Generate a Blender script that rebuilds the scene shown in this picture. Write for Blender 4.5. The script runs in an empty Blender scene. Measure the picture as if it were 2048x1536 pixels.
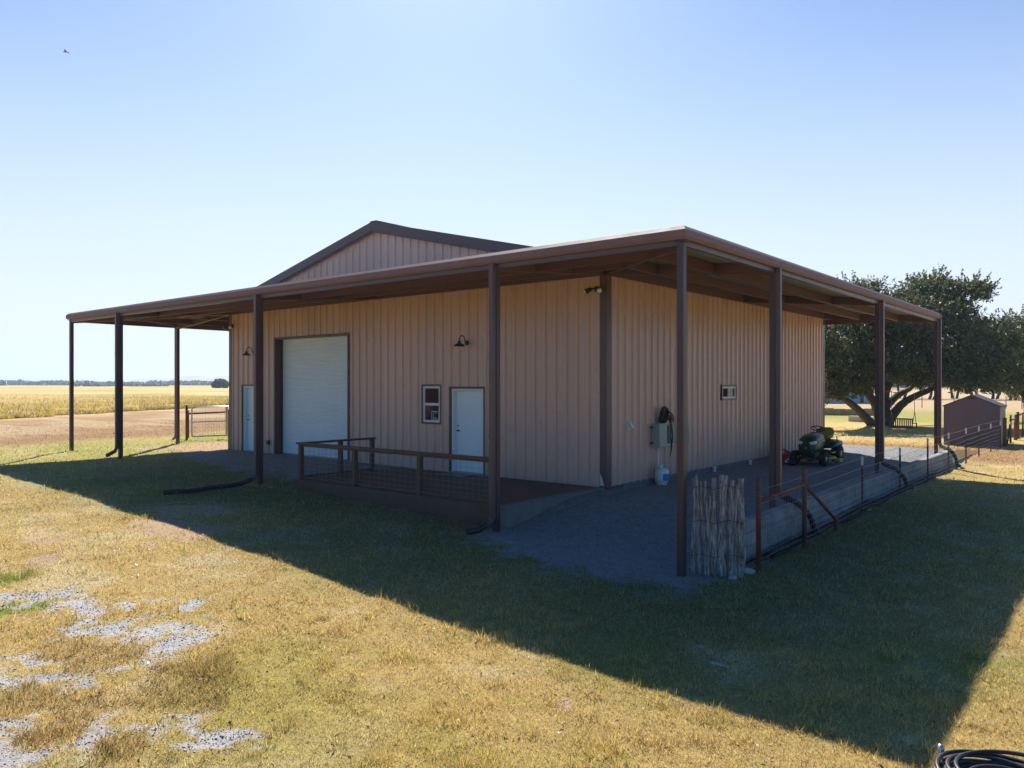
import bpy, bmesh, math, random
import numpy as np
from mathutils import Vector, Matrix
random.seed(7); rng = np.random.default_rng(11)
R = math.radians; PI = math.pi
scene = bpy.context.scene
C = scene.collection
CAM = np.array([8.383, -13.166, 2.075]); YAW = 0.6888
FW = np.array([-math.sin(YAW), math.cos(YAW)]); RT = np.array([math.cos(YAW), math.sin(YAW)])

# ------------------------------------------------------------------ noise
def _h(ix, iy, s):
    n = (ix.astype(np.int64)*374761393 + iy.astype(np.int64)*668265263 + s*1442695041) & 0x7fffffff
    n = ((n ^ (n >> 13))*1274126177) & 0x7fffffff
    return ((n ^ (n >> 16)) & 0xffff)/65535.0
def vnoise(x, y, s=0):
    ix = np.floor(x); iy = np.floor(y); fx = x-ix; fy = y-iy
    fx = fx*fx*(3-2*fx); fy = fy*fy*(3-2*fy)
    a = _h(ix, iy, s); b = _h(ix+1, iy, s); c = _h(ix, iy+1, s); d = _h(ix+1, iy+1, s)
    return (a*(1-fx)+b*fx)*(1-fy)+(c*(1-fx)+d*fx)*fy
def fbm(x, y, f, o=4, s=0):
    t = 0; a = .5; n = 0
    for i in range(o):
        t = t+a*vnoise(x*f+17.3*i, y*f-9.1*i, s+i); n += a; a *= .55; f *= 2.03
    return t/n
def sst(a, b, x):
    t = np.clip((x-a)/(b-a), 0, 1); return t*t*(3-2*t)
def mixc(a, b, t):
    return a*(1-t[..., None])+np.asarray(b)*t[..., None]

# ------------------------------------------------------------------ object helpers
def tag(o, label=None, cat=None, group=None, kind=None):
    if label: o['label'] = label
    if cat: o['category'] = cat
    if group: o['group'] = group
    if kind: o['kind'] = kind
    return o
def thing(name, label, cat, loc=(0, 0, 0), rz=0, group=None):
    o = bpy.data.objects.new(name, None); C.objects.link(o)
    o.location = loc; o.rotation_euler = (0, 0, rz); o.empty_display_size = .2
    return tag(o, label, cat, group)
def copy_tree(o, parent=None):
    c = o.copy(); C.objects.link(c); c.parent = parent
    for ch in list(o.children): copy_tree(ch, c)
    return c
class MB:
    def __init__(s): s.v = []; s.f = []; s.sm = []
    def add(s, vs, fs, smooth=False):
        b = len(s.v); s.v += [tuple(v) for v in vs]
        for f in fs: s.f.append([b+i for i in f]); s.sm.append(smooth)
        return s
    def box(s, x0, x1, y0, y1, z0, z1):
        if x0 > x1: x0, x1 = x1, x0
        if y0 > y1: y0, y1 = y1, y0
        if z0 > z1: z0, z1 = z1, z0
        v = [(x0, y0, z0), (x1, y0, z0), (x1, y1, z0), (x0, y1, z0), (x0, y0, z1), (x1, y0, z1), (x1, y1, z1), (x0, y1, z1)]
        return s.add(v, [(0, 3, 2, 1), (4, 5, 6, 7), (0, 1, 5, 4), (1, 2, 6, 5), (2, 3, 7, 6), (3, 0, 4, 7)])
    def beam(s, p0, p1, w, h, up=(0, 0, 1)):
        p0 = Vector(p0); p1 = Vector(p1); d = (p1-p0).normalized(); u = Vector(up)
        r = d.cross(u)
        if r.length < 1e-4: r = d.cross(Vector((1, 0, 0)))
        r.normalize(); u = r.cross(d).normalized()
        vs = []
        for p in (p0, p1):
            for a, b in ((-1, -1), (1, -1), (1, 1), (-1, 1)): vs.append(p+r*(a*w/2)+u*(b*h/2))
        return s.add(vs, [(3, 2, 1, 0), (4, 5, 6, 7), (0, 1, 5, 4), (1, 2, 6, 5), (2, 3, 7, 6), (3, 0, 4, 7)])
    def tube(s, pts, r, n=8, smooth=True, caps=True):
        pts = [Vector(p) for p in pts]; rs = r if isinstance(r, (list, tuple)) else [r]*len(pts)
        b = len(s.v); up = Vector((0, 0, 1)); prev = None
        for i, p in enumerate(pts):
            d = (pts[min(i+1, len(pts)-1)]-pts[max(i-1, 0)]).normalized()
            if prev is None:
                a = d.cross(up)
                if a.length < .05: a = d.cross(Vector((1, 0, 0)))
                a.normalize()
            else:
                a = prev-d*prev.dot(d)
                if a.length < 1e-5: a = d.cross(up)
                a.normalize()
            prev = a; c = d.cross(a)
            for k in range(n):
                t = 2*PI*k/n; s.v.append(tuple(p+a*(math.cos(t)*rs[i])+c*(math.sin(t)*rs[i])))
        for i in range(len(pts)-1):
            for k in range(n):
                k2 = (k+1) % n
                s.f.append([b+i*n+k, b+i*n+k2, b+(i+1)*n+k2, b+(i+1)*n+k]); s.sm.append(smooth)
        if caps:
            s.f.append([b+k for k in range(n)][::-1]); s.sm.append(False)
            e = b+(len(pts)-1)*n; s.f.append([e+k for k in range(n)]); s.sm.append(False)
        return s
    def lathe(s, c, prof, n=20, axis='z', smooth=True):
        b = len(s.v); c = Vector(c)
        for (r, z) in prof:
            for k in range(n):
                t = 2*PI*k/n; a, d = r*math.cos(t), r*math.sin(t)
                p = {'z': (a, d, z), 'x': (z, a, d), 'y': (a, z, d)}[axis]
                s.v.append(tuple(c+Vector(p)))
        for i in range(len(prof)-1):
            for k in range(n):
                k2 = (k+1) % n; q = [b+i*n+k, b+i*n+k2, b+(i+1)*n+k2, b+(i+1)*n+k]
                s.f.append(q[::-1] if axis == 'y' else q); s.sm.append(smooth)
        s.f.append([b+k for k in range(n)][::-1]); s.sm.append(False)
        e = b+(len(prof)-1)*n; s.f.append([e+k for k in range(n)]); s.sm.append(False)
        return s
    def loft(s, secs, n=24, axis='y', e=.5, smooth=True):
        # secs: (t, ca, cb, ha, hb) superellipse rings along axis
        b = len(s.v)
        for (t, ca, cb, ha, hb) in secs:
            for k in range(n):
                q = 2*PI*k/n; cc, ss = math.cos(q), math.sin(q)
                a = ca+ha*math.copysign(abs(cc)**e, cc); d = cb+hb*math.copysign(abs(ss)**e, ss)
                s.v.append({'y': (a, t, d), 'x': (t, a, d), 'z': (a, d, t)}[axis])
        for i in range(len(secs)-1):
            for k in range(n):
                k2 = (k+1) % n
                s.f.append([b+i*n+k, b+i*n+k2, b+(i+1)*n+k2, b+(i+1)*n+k]); s.sm.append(smooth)
        s.f.append([b+k for k in range(n)]); s.sm.append(False)
        ee = b+(len(secs)-1)*n; s.f.append([ee+k for k in range(n)][::-1]); s.sm.append(False)
        return s
    def build(s, name, mat, parent=None, bevel=0, label=None):
        me = bpy.data.meshes.new(name); me.from_pydata(s.v, [], s.f)
        me.polygons.foreach_set('use_smooth', s.sm)
        bm = bmesh.new(); bm.from_mesh(me); bmesh.ops.recalc_face_normals(bm, faces=bm.faces); bm.to_mesh(me); bm.free()
        me.materials.append(mat); me.update()
        o = bpy.data.objects.new(name, me); C.objects.link(o)
        if parent: o.parent = parent
        if bevel:
            m = o.modifiers.new('bevel', 'BEVEL'); m.width = bevel; m.segments = 2; m.limit_method = 'ANGLE'
        if label: o['label'] = label
        return o
def np_mesh(name, verts, faces, mat, col=None, parent=None, smooth=False):
    """verts (N,3); faces (M,k) all same k"""
    me = bpy.data.meshes.new(name); k = faces.shape[1]
    me.vertices.add(len(verts)); me.vertices.foreach_set('co', verts.astype(np.float32).ravel())
    me.loops.add(faces.size); me.loops.foreach_set('vertex_index', faces.astype(np.int32).ravel())
    me.polygons.add(len(faces)); me.polygons.foreach_set('loop_start', np.arange(0, faces.size, k, dtype=np.int32))
    me.polygons.foreach_set('loop_total', np.full(len(faces), k, dtype=np.int32))
    if smooth: me.polygons.foreach_set('use_smooth', np.ones(len(faces), dtype=bool))
    me.update(calc_edges=True)
    if col is not None:
        a = me.color_attributes.new('col', 'FLOAT_COLOR', 'POINT')
        a.data.foreach_set('color', np.concatenate([col, np.ones((len(col), 1))], 1).astype(np.float32).ravel())
    me.materials.append(mat)
    o = bpy.data.objects.new(name, me); C.objects.link(o)
    if parent: o.parent = parent
    return o

# ------------------------------------------------------------------ materials
def newmat(name):
    m = bpy.data.materials.new(name); m.use_nodes = True; nt = m.node_tree
    return m, nt, nt.nodes['Principled BSDF'], nt.nodes, nt.links
def paint(name, col, rough=.45, metal=0, var=.12, scale=3, bump=0, bscale=40, spec=.5, coat=0, streak=1.0):
    m, nt, b, N, L = newmat(name)
    b.inputs['Roughness'].default_value = rough; b.inputs['Metallic'].default_value = metal
    b.inputs['Specular IOR Level'].default_value = spec; b.inputs['Coat Weight'].default_value = coat
    tc = N.new('ShaderNodeTexCoord'); mp = N.new('ShaderNodeMapping'); mp.inputs['Scale'].default_value = (1, 1, 1/streak)
    L.new(tc.outputs['Object'], mp.inputs[0])
    n = N.new('ShaderNodeTexNoise'); n.inputs['Scale'].default_value = scale; n.inputs['Detail'].default_value = 6; n.inputs['Roughness'].default_value = .65
    L.new(mp.outputs[0], n.inputs['Vector'])
    r = N.new('ShaderNodeMapRange'); r.inputs[1].default_value = .25; r.inputs[2].default_value = .75
    r.inputs[3].default_value = 1-var; r.inputs[4].default_value = 1+var
    L.new(n.outputs['Fac'], r.inputs[0])
    mx = N.new('ShaderNodeVectorMath'); mx.operation = 'SCALE'; mx.inputs[0].default_value = col[:3]
    L.new(r.outputs[0], mx.inputs['Scale']); L.new(mx.outputs[0], b.inputs['Base Color'])
    rr = N.new('ShaderNodeMapRange'); rr.inputs[1].default_value = .2; rr.inputs[2].default_value = .8
    rr.inputs[3].default_value = max(0.02, rough-.08); rr.inputs[4].default_value = min(1, rough+.1)
    L.new(n.outputs['Fac'], rr.inputs[0]); L.new(rr.outputs[0], b.inputs['Roughness'])
    if bump:
        n2 = N.new('ShaderNodeTexNoise'); n2.inputs['Scale'].default_value = bscale; n2.inputs['Detail'].default_value = 5
        L.new(mp.outputs[0], n2.inputs['Vector'])
        bp = N.new('ShaderNodeBump'); bp.inputs['Strength'].default_value = bump; bp.inputs['Distance'].default_value = .01
        L.new(n2.outputs['Fac'], bp.inputs['Height']); L.new(bp.outputs[0], b.inputs['Normal'])
    return m
M = {}
M['siding'] = paint('siding_paint', (.61, .405, .335), .27, var=.06, scale=1.3, bump=.08, bscale=1.6, streak=5)
def vary_panels(m):
    nt = m.node_tree; N, L = nt.nodes, nt.links; b = N['Principled BSDF']; src = b.inputs['Base Color'].links[0].from_socket
    tc = N.new('ShaderNodeTexCoord'); sp = N.new('ShaderNodeSeparateXYZ'); L.new(tc.outputs['Object'], sp.inputs[0])
    a = N.new('ShaderNodeMath'); a.operation = 'SUBTRACT'; L.new(sp.outputs['X'], a.inputs[0]); L.new(sp.outputs['Y'], a.inputs[1])
    d = N.new('ShaderNodeMath'); d.operation = 'DIVIDE'; d.inputs[1].default_value = .84; L.new(a.outputs[0], d.inputs[0])
    f = N.new('ShaderNodeMath'); f.operation = 'FLOOR'; L.new(d.outputs[0], f.inputs[0])
    w = N.new('ShaderNodeTexWhiteNoise'); w.noise_dimensions = '1D'; L.new(f.outputs[0], w.inputs['W'])
    r = N.new('ShaderNodeMapRange'); r.inputs[3].default_value = .93; r.inputs[4].default_value = 1.06; L.new(w.outputs['Value'], r.inputs[0])
    v = N.new('ShaderNodeVectorMath'); v.operation = 'SCALE'; L.new(src, v.inputs[0]); L.new(r.outputs[0], v.inputs['Scale']); L.new(v.outputs[0], b.inputs['Base Color'])
    mp = N.new('ShaderNodeMapping'); mp.inputs['Scale'].default_value = (3, 3, .9); L.new(tc.outputs['Object'], mp.inputs[0])
    n = N.new('ShaderNodeTexNoise'); n.inputs['Scale'].default_value = 1.0; n.inputs['Detail'].default_value = 2; L.new(mp.outputs[0], n.inputs['Vector'])
    bp = N.new('ShaderNodeBump'); bp.inputs['Strength'].default_value = .5; bp.inputs['Distance'].default_value = .02; L.new(n.outputs['Fac'], bp.inputs['Height'])
    old = b.inputs['Normal'].links[0].from_socket; L.new(old, bp.inputs['Normal']); L.new(bp.outputs[0], b.inputs['Normal'])
vary_panels(M['siding'])
M['brown'] = paint('brown_trim_paint', (.105, .058, .062), .38, var=.12, scale=5, streak=3)
M['gutterm'] = paint('gutter_paint', (.20, .118, .118), .58, spec=.3, var=.14, scale=2.2, bump=.06, bscale=3)
M['post'] = paint('oxide_primer_steel', (.068, .032, .037), .42, var=.22, scale=6, streak=4)
M['purlin'] = paint('oxide_purlin_steel', (.115, .05, .05), .5, var=.2, scale=3)
M['rust'] = paint('rusty_pipe', (.15, .048, .035), .7, var=.4, scale=9, bump=.3, bscale=60)
M['galv'] = paint('galvanised_sheet', (.42, .46, .48), .38, metal=.65, var=.16, scale=7)
M['galvwire'] = paint('galvanised_wire', (.34, .35, .35), .5, metal=.5)
M['white'] = paint('white_door_paint', (.72, .80, .84), .45, var=.04, scale=2)
M['roller'] = paint('roller_door_steel', (.70, .77, .82), .36, var=.05, scale=1.5)
M['vinyl'] = paint('white_window_vinyl', (.72, .71, .68), .5, var=.05)
M['deck'] = paint('stained_deck_board', (.10, .052, .034), .6, var=.3, scale=6, bump=.25, bscale=30)
M['black'] = paint('black_plastic', (.016, .017, .02), .35, var=.2)
M['blackmetal'] = paint('black_metal', (.022, .022, .025), .42, var=.2)
M['rubber'] = paint('tyre_rubber', (.02, .02, .022), .85, bump=.2)
M['green'] = paint('tractor_green_paint', (.008, .06, .028), .36, var=.1, coat=.08)
M['yellow'] = paint('tractor_yellow_paint', (.42, .33, .05), .4, var=.1)
M['seatyellow'] = paint('seat_vinyl', (.34, .26, .06), .55, var=.12)
M['red'] = paint('red_plastic', (.35, .022, .02), .45, var=.15)
M['blue'] = paint('blue_plastic', (.03, .13, .28), .45)
M['boxgrey'] = paint('electrical_box_grey', (.32, .37, .35), .45, var=.08)
M['lens'] = paint('lamp_glass', (.75, .78, .75), .12, var=.03)
M['orange'] = paint('orange_connector', (.3, .12, .03), .5)
M['poly'] = paint('black_poly_pipe', (.018, .019, .022), .4)
M['polydull'] = paint('dull_black_pipe', (.012, .012, .014), .75, spec=.2)
M['fencewire'] = paint('bright_fence_wire', (.38, .38, .38), .4, metal=.3)
M['rock'] = paint('pale_limestone', (.46, .43, .37), .9, var=.25, scale=8, bump=.6, bscale=30)
M['orangerock'] = paint('orange_sandstone', (.50, .27, .13), .9, var=.3, scale=8, bump=.6, bscale=30)
M['bark'] = paint('oak_bark', (.055, .045, .037), .95, var=.45, scale=5, bump=.9, bscale=18)
M['shedwall'] = paint('shed_metal_wall', (.105, .09, .115), .5, var=.08, streak=4)
M['shedroof'] = paint('shed_roof', (.035, .045, .075), .8, spec=.2)
M['insul'] = paint('white_insulation', (.6, .6, .58), .9, bump=.4)
M['brass'] = paint('brass_fitting', (.45, .42, .38), .3, metal=.8)
M['houseblue'] = paint('house_screen', (.035, .07, .10), .3, var=.2)
M['housewhite'] = paint('house_white_wall', (.55, .57, .55), .7)
M['housestone'] = paint('house_stone', (.25, .20, .16), .9, var=.35, scale=2, bump=.6, bscale=4)
M['houseroof'] = paint('house_roof_metal', (.16, .15, .14), .5)
M['swingwood'] = paint('swing_wood', (.07, .05, .04), .8, var=.3)
M['rope'] = paint('pale_rope', (.25, .23, .19), .9)
M['silver'] = paint('silver_gate_tube', (.5, .5, .5), .35, metal=.7)
M['bird'] = paint('dark_feathers', (.10, .10, .12), .8)
M['labelblue'] = paint('blue_tank_label', (.03, .19, .42), .5)
M['tankwhite'] = paint('tank_white_paint', (.66, .68, .68), .4, var=.1)
# concrete block with joints
def blockmat():
    m, nt, b, N, L = newmat('concrete_block')
    tc = N.new('ShaderNodeTexCoord'); sp = N.new('ShaderNodeSeparateXYZ'); cb = N.new('ShaderNodeCombineXYZ')
    L.new(tc.outputs['Object'], sp.inputs[0]); L.new(sp.outputs['Y'], cb.inputs['X']); L.new(sp.outputs['Z'], cb.inputs['Y'])
    br = N.new('ShaderNodeTexBrick'); br.inputs['Scale'].default_value = 1; br.inputs['Brick Width'].default_value = .41; br.inputs['Row Height'].default_value = .2
    br.inputs['Mortar Size'].default_value = .008; br.inputs['Mortar Smooth'].default_value = .3
    br.inputs['Color1'].default_value = (.31, .31, .31, 1); br.inputs['Color2'].default_value = (.245, .245, .245, 1); br.inputs['Mortar'].default_value = (.17, .17, .165, 1)
    L.new(cb.outputs[0], br.inputs['Vector'])
    n = N.new('ShaderNodeTexNoise'); n.inputs['Scale'].default_value = 2.3; n.inputs['Detail'].default_value = 8; n.inputs['Roughness'].default_value = .7
    L.new(tc.outputs['Object'], n.inputs['Vector'])
    r = N.new('ShaderNodeMapRange'); r.inputs[1].default_value = .3; r.inputs[2].default_value = .7; r.inputs[3].default_value = .55; r.inputs[4].default_value = 1.3
    L.new(n.outputs['Fac'], r.inputs[0])
    v = N.new('ShaderNodeVectorMath'); v.operation = 'SCALE'; L.new(br.outputs['Color'], v.inputs[0]); L.new(r.outputs[0], v.inputs['Scale'])
    L.new(v.outputs[0], b.inputs['Base Color']); b.inputs['Roughness'].default_value = .9
    bp = N.new('ShaderNodeBump'); bp.inputs['Strength'].default_value = .5; bp.inputs['Distance'].default_value = .01
    mt = N.new('ShaderNodeMath'); mt.operation = 'SUBTRACT'; L.new(n.outputs['Fac'], mt.inputs[0]); L.new(br.outputs['Fac'], mt.inputs[1])
    L.new(mt.outputs[0], bp.inputs['Height']); L.new(bp.outputs[0], b.inputs['Normal'])
    return m
M['block'] = blockmat()
M['concrete'] = paint('poured_concrete', (.155, .155, .15), .9, var=.25, scale=3, bump=.3, bscale=25)
# cedar
def cedar():
    m, nt, b, N, L = newmat('weathered_cedar')
    tc = N.new('ShaderNodeTexCoord'); mp = N.new('ShaderNodeMapping'); mp.inputs['Scale'].default_value = (1, 1, .12)
    L.new(tc.outputs['Object'], mp.inputs[0])
    n = N.new('ShaderNodeTexNoise'); n.inputs['Scale'].default_value = 38; n.inputs['Detail'].default_value = 8; n.inputs['Roughness'].default_value = .7
    L.new(mp.outputs[0], n.inputs['Vector'])
    cr = N.new('ShaderNodeValToRGB'); e = cr.color_ramp.elements
    e[0].position = .35; e[0].color = (.07, .05, .04, 1); e[1].position = .68; e[1].color = (.60, .56, .52, 1)
    x = e.new(.5); x.color = (.28, .245, .22, 1)
    L.new(n.outputs['Fac'], cr.inputs[0]); L.new(cr.outputs[0], b.inputs['Base Color']); b.inputs['Roughness'].default_value = .9
    bp = N.new('ShaderNodeBump'); bp.inputs['Strength'].default_value = 1; bp.inputs['Distance'].default_value = .012
    L.new(n.outputs['Fac'], bp.inputs['Height']); L.new(bp.outputs[0], b.inputs['Normal'])
    return m
M['cedar'] = cedar()
def glass():
    m, nt, b, N, L = newmat('window_glass')
    b.inputs['Base Color'].default_value = (.02, .03, .035, 1); b.inputs['Roughness'].default_value = .03
    b.inputs['Transmission Weight'].default_value = .0; b.inputs['Specular IOR Level'].default_value = .6
    return m
M['glass'] = glass()
def attrmat(name, rough=.85, transl=0, noise=0, nscale=30, bump=0, sheen=0):
    m, nt, b, N, L = newmat(name)
    a = N.new('ShaderNodeAttribute'); a.attribute_name = 'col'; src = a.outputs['Color']
    if noise:
        tc = N.new('ShaderNodeTexCoord')
        prod = None
        for sc, am in ((nscale, noise), (nscale*4.3, noise*.8), (nscale*.23, noise*.45)):
            n = N.new('ShaderNodeTexNoise'); n.inputs['Scale'].default_value = sc; n.inputs['Detail'].default_value = 5; n.inputs['Roughness'].default_value = .7
            L.new(tc.outputs['Object'], n.inputs['Vector'])
            r = N.new('ShaderNodeMapRange'); r.inputs[1].default_value = .3; r.inputs[2].default_value = .7; r.inputs[3].default_value = 1-am; r.inputs[4].default_value = 1+am
            L.new(n.outputs['Fac'], r.inputs[0])
            if prod is None: prod = r.outputs[0]; nf = n.outputs['Fac']
            else:
                t = N.new('ShaderNodeMath'); t.operation = 'MULTIPLY'; L.new(prod, t.inputs[0]); L.new(r.outputs[0], t.inputs[1]); prod = t.outputs[0]
        v = N.new('ShaderNodeVectorMath'); v.operation = 'SCALE'; L.new(src, v.inputs[0]); L.new(prod, v.inputs['Scale']); src = v.outputs[0]
        if bump:
            bp = N.new('ShaderNodeBump'); bp.inputs['Strength'].default_value = bump; bp.inputs['Distance'].default_value = .03
            L.new(prod, bp.inputs['Height']); L.new(bp.outputs[0], b.inputs['Normal'])
    L.new(src, b.inputs['Base Color']); b.inputs['Roughness'].default_value = rough
    b.inputs['Specular IOR Level'].default_value = .25
    if transl:
        t = N.new('ShaderNodeBsdfTranslucent'); L.new(src, t.inputs['Color']); mx = N.new('ShaderNodeMixShader'); mx.inputs[0].default_value = transl
        L.new(b.outputs[0], mx.inputs[1]); L.new(t.outputs[0], mx.inputs[2]); L.new(mx.outputs[0], N['Material Output'].inputs['Surface'])
    return m
M['ground'] = attrmat('ground_soil_and_turf', .95, 0, .32, 22, .6)
M['blade'] = attrmat('grass_blades', .7, .42)
M['leaf'] = attrmat('leaves', .45, .34)
M['pebble'] = attrmat('pebbles', .9, 0, .15, 60)

# ------------------------------------------------------------------ terrain
def gz(x, y):
    x = np.asarray(x, float); y = np.asarray(y, float)
    Lw = np.interp(x, [-17, -14, -7, 0, 3.4, 6, 12, 40], [0, -.02, -.17, -.40, -.57, -.6, -.65, -.6])
    out = np.interp(y, [-3, 3, 12, 25, 45, 62, 90], [-.6, -.52, -.46, -.42, -.36, -.1, 0])
    w = sst(-22, -6, x)
    # front lawn
    z = Lw
    # left part under the canopy rises to slab level
    s = sst(-3.4, -.8, y); z = np.where(x <= 0, Lw*(1-s), z)
    # right pad behind the retaining wall
    s2 = sst(-3.6, .2, y); pad = Lw*(1-s2)+(-.10)*s2
    back = sst(14.6, 22, y); pad = pad*(1-back)+out*back
    z = np.where((x > 0) & (x <= 3.6), pad, z)
    o2 = np.where(y < -3, Lw, out); z = np.where(x > 3.6, o2, z)
    # behind the building
    zb = 0*(1-w)+out*w
    z = np.where((x <= 0) & (y > 13.6), pad*0 + (-.10*(1-back)+zb*back), z)
    z = np.where((x <= -14) & (y > -.8), zb*back*w, z)
    far = sst(60, 150, np.hypot(x, y)); z = z*(1-far)
    near = (np.hypot(x-CAM[0], y-CAM[1]) < 45) & ~((x > -6) & (x < 0) & (y > -3.3)) & ~((x > -14) & (x < 0) & (y > -.5) & (y < 14))
    z = z+np.where(near, (fbm(x, y, .5, 3, 5)-.5)*.10+(fbm(x, y, 3.5, 3, 9)-.5)*.035, 0)
    return z
def gz1(x, y): return float(gz(np.array([x]), np.array([y]))[0])
BL = [('g',2.11,-10.43,0.15,0.67),('g',2.19,-10.63,0.1,0.30),('g',1.74,-11.03,0.38,0.37),('g',1.20,-10.73,0.48,0.20),('g',2.34,-11.17,0.15,0.25),('g',1.52,-10.11,0.17,0.26),('g',1.12,-9.66,0.18,0.23),('g',0.23,-9.77,0.34,0.23),('g',-0.74,-9.78,0.21,0.20),('g',-1.37,-9.58,0.18,0.16),('g',-1.55,-9.99,0.18,0.11),('g',2.88,-10.34,0.34,0.15),('g',2.56,-10.15,0.14,0.14),('g',0.15,-9.28,0.11,0.13),('g',0.68,-9.92,0.15,0.13),('g',0.11,-8.78,0.18,0.13),
 ('g',-.6,-9.6,.5,.2),('g',.6,-9.5,.4,.3),('g',1.6,-10.3,.5,.35),('g',.9,-10.9,.45,.35),('g',.6,-10.5,.3,.15),
 ('t',2.05,-9.84,0.45,0.5),('t',1.38,-10.83,0.27,0.21),('t',1.83,-10.57,0.2,0.28),('t',0.52,-10.20,0.33,0.25),('t',0.96,-10.07,0.24,0.3),('t',2.15,-10.94,0.15,0.16),('t',2.71,-10.68,0.15,0.18),
 ('n',-1.05,-9.95,0.17,0.24),('n',-1.17,-10.20,0.21,0.31),('n',-2.41,-9.78,0.32,0.44),
 ('d',-3.94,-7.07,0.51,0.77),('d',-4.17,-8.75,0.26,0.32),('d',-3.13,-9.16,0.21,0.32),('d',-3.26,-6.93,0.33,0.58),('d',-2.93,-7.78,0.21,0.19),('d',-3.56,-8.67,0.18,0.18),('d',-5.21,-5.95,0.97,0.50),('d',4.66,-7.95,.05,.10)]
def blobs(kind, x, y):
    m = np.full_like(x, -1.2)
    for k, cx, cy, rx, ry in BL:
        if k != kind: continue
        dx = x-cx; dy = y-cy; a = (dx*RT[0]+dy*RT[1])/(rx*1.15); b = (dx*FW[0]+dy*FW[1])/(ry*1.15)
        m = np.maximum(m, 1.6-np.hypot(a, b)*1.1)
    return m
def cover(x, y):
    """gravel, dirt, tuft, green (0..1)"""
    x = np.asarray(x, float); y = np.asarray(y, float)
    n1 = fbm(x, y, 2.6, 4, 21)-.5; n2 = fbm(x, y, 9, 3, 31)-.5
    n3 = fbm(x, y, 5.5, 4, 25)-.5
    bg = np.minimum(blobs('g', x, y), .75)
    g = sst(.40, .66, bg*.85+n1*1.3+n3*3.0+n2*1.7)
    t = sst(.35, .8, blobs('t', x, y)+n1*1.2+n3*1.6)
    g = g*(1-t*.95)
    d = sst(.4, .9, blobs('d', x, y)+n1*1.8+n2)
    # gravel under the right bay and before the roller door
    edge = n1*1.0
    gp = sst(-.45, .35, n3*1.2+np.minimum(np.minimum(x+.2+0*x, 3.75-x), np.minimum((y+4.1+(1.5-np.abs(x-1.8))*.3)+edge*1.6, 15.6-y)))
    gl = sst(-.3, .5, np.minimum(np.minimum(x+14.3, -5.9-x), np.minimum(y+2.7+edge*2.2+(x+9)*.06, .6-y)))
    g = np.maximum(g, np.maximum(gp, gl*.92))
    dg = sst(-.4, .5, np.minimum(np.minimum(x+17.0, -13.6-x), np.minimum(y+1.7, 3.2-y))+edge*2.4)
    d = np.maximum(d, dg*.9)
    # thin worn soil along posts
    for px, py in ((0, -3.6), (-7, -3.6), (-14, -3.5), (3.4, -3.6)):
        d = np.maximum(d, .7*sst(.5, .1, np.hypot(x-px, y-py)+n1*.6))
    gr = .75*sst(.47, .8, fbm(x, y, .42, 4, 41)+sst(-.5, 1, blobs('n', x, y))*.3)
    return g, d, t, gr
def zone_col(x, y, g, d, t, gr, blade=False):
    straw = np.array([.68, .475, .17]); dry = np.array([.78, .60, .32]); green = np.array([.44, .40, .085]); rich = np.array([.26, .32, .04])
    f = fbm(x, y, 1.3, 4, 51); f2 = fbm(x, y, .16, 3, 61)
    c = np.ones(x.shape+(3,))*straw
    c = mixc(c, dry, sst(.5, .75, f))
    c = mixc(c, green, np.clip(gr*.75+sst(.55, .8, fbm(x, y, 3.1, 3, 71))*.3, 0, 1))
    nn = sst(.6, 1.2, blobs('n', x, y)); c = mixc(c, rich, nn*.85)
    # greener turf on the near left and round the canopy, darkened for its shade
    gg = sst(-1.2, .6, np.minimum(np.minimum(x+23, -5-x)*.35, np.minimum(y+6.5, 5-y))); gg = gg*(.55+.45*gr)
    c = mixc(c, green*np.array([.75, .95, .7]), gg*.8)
    under = sst(-1, 4, np.minimum(y+7.5, 8-y)+(fbm(x, y, .5, 3, 87)-.5)*3)*sst(-16, -8, x)*sst(8.5, 4.5, x); c = mixc(c, np.array([.10, .16, .06]), under*.7)  # canopy shade painted into the grass colour as a darker green
    # left: brown mown strip, straw track, tall field
    de = ((x+44)*22.9+(y-2.8)*14.7)/27.2   # distance in front of the tall-grass edge (+ towards building)
    L_ = sst(-18, -22.5, x+.25*(y-0)*0)
    brown = L_*sst(.5, 3, de)*sst(0, 4, -19.5-x+ (fbm(x, y, .2, 3, 3)-.5)*5)
    c = mixc(c, np.array([.36, .195, .085]), brown*.95)
    tr = L_*sst(.28, .5, fbm(x*.35+y*.1, y*1.2, .5, 3, 77)-np.abs(de-9.5)*.07)+L_*sst(.35, .6, fbm(x, y, .4, 3, 78)-np.abs(de-3.5)*.12)*.7
    c = mixc(c, np.array([.62, .48, .28]), np.clip(tr, 0, 1)*.55)
    # right rear
    rb = sst(14.5, 16.5, y)*sst(24, 21, y)*sst(-20, -12, x); c = mixc(c, np.array([.42, .24, .105]), rb*.85)
    rl = sst(34, 42, y+x*.15)*sst(63, 60, y-x*.1)*sst(-40, -30, x); c = mixc(c, np.array([.34, .33, .06]), rl*.85)
    rf = sst(60, 62.5, y-x*.1)*sst(-60, -50, x); c = mixc(c, np.array([.56, .40, .23]), rf)
    if not blade:
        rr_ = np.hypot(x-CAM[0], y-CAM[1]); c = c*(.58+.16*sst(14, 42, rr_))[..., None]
        c = mixc(c, np.array([.40, .27, .17]), d)
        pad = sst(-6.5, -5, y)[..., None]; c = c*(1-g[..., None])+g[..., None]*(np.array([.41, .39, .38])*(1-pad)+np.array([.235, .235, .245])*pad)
    else:
        c = mixc(c, np.array([.30, .20, .07]), t*.65)
        c = mixc(c, np.array([.5, .36, .2]), d*.6)
    return c
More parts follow.
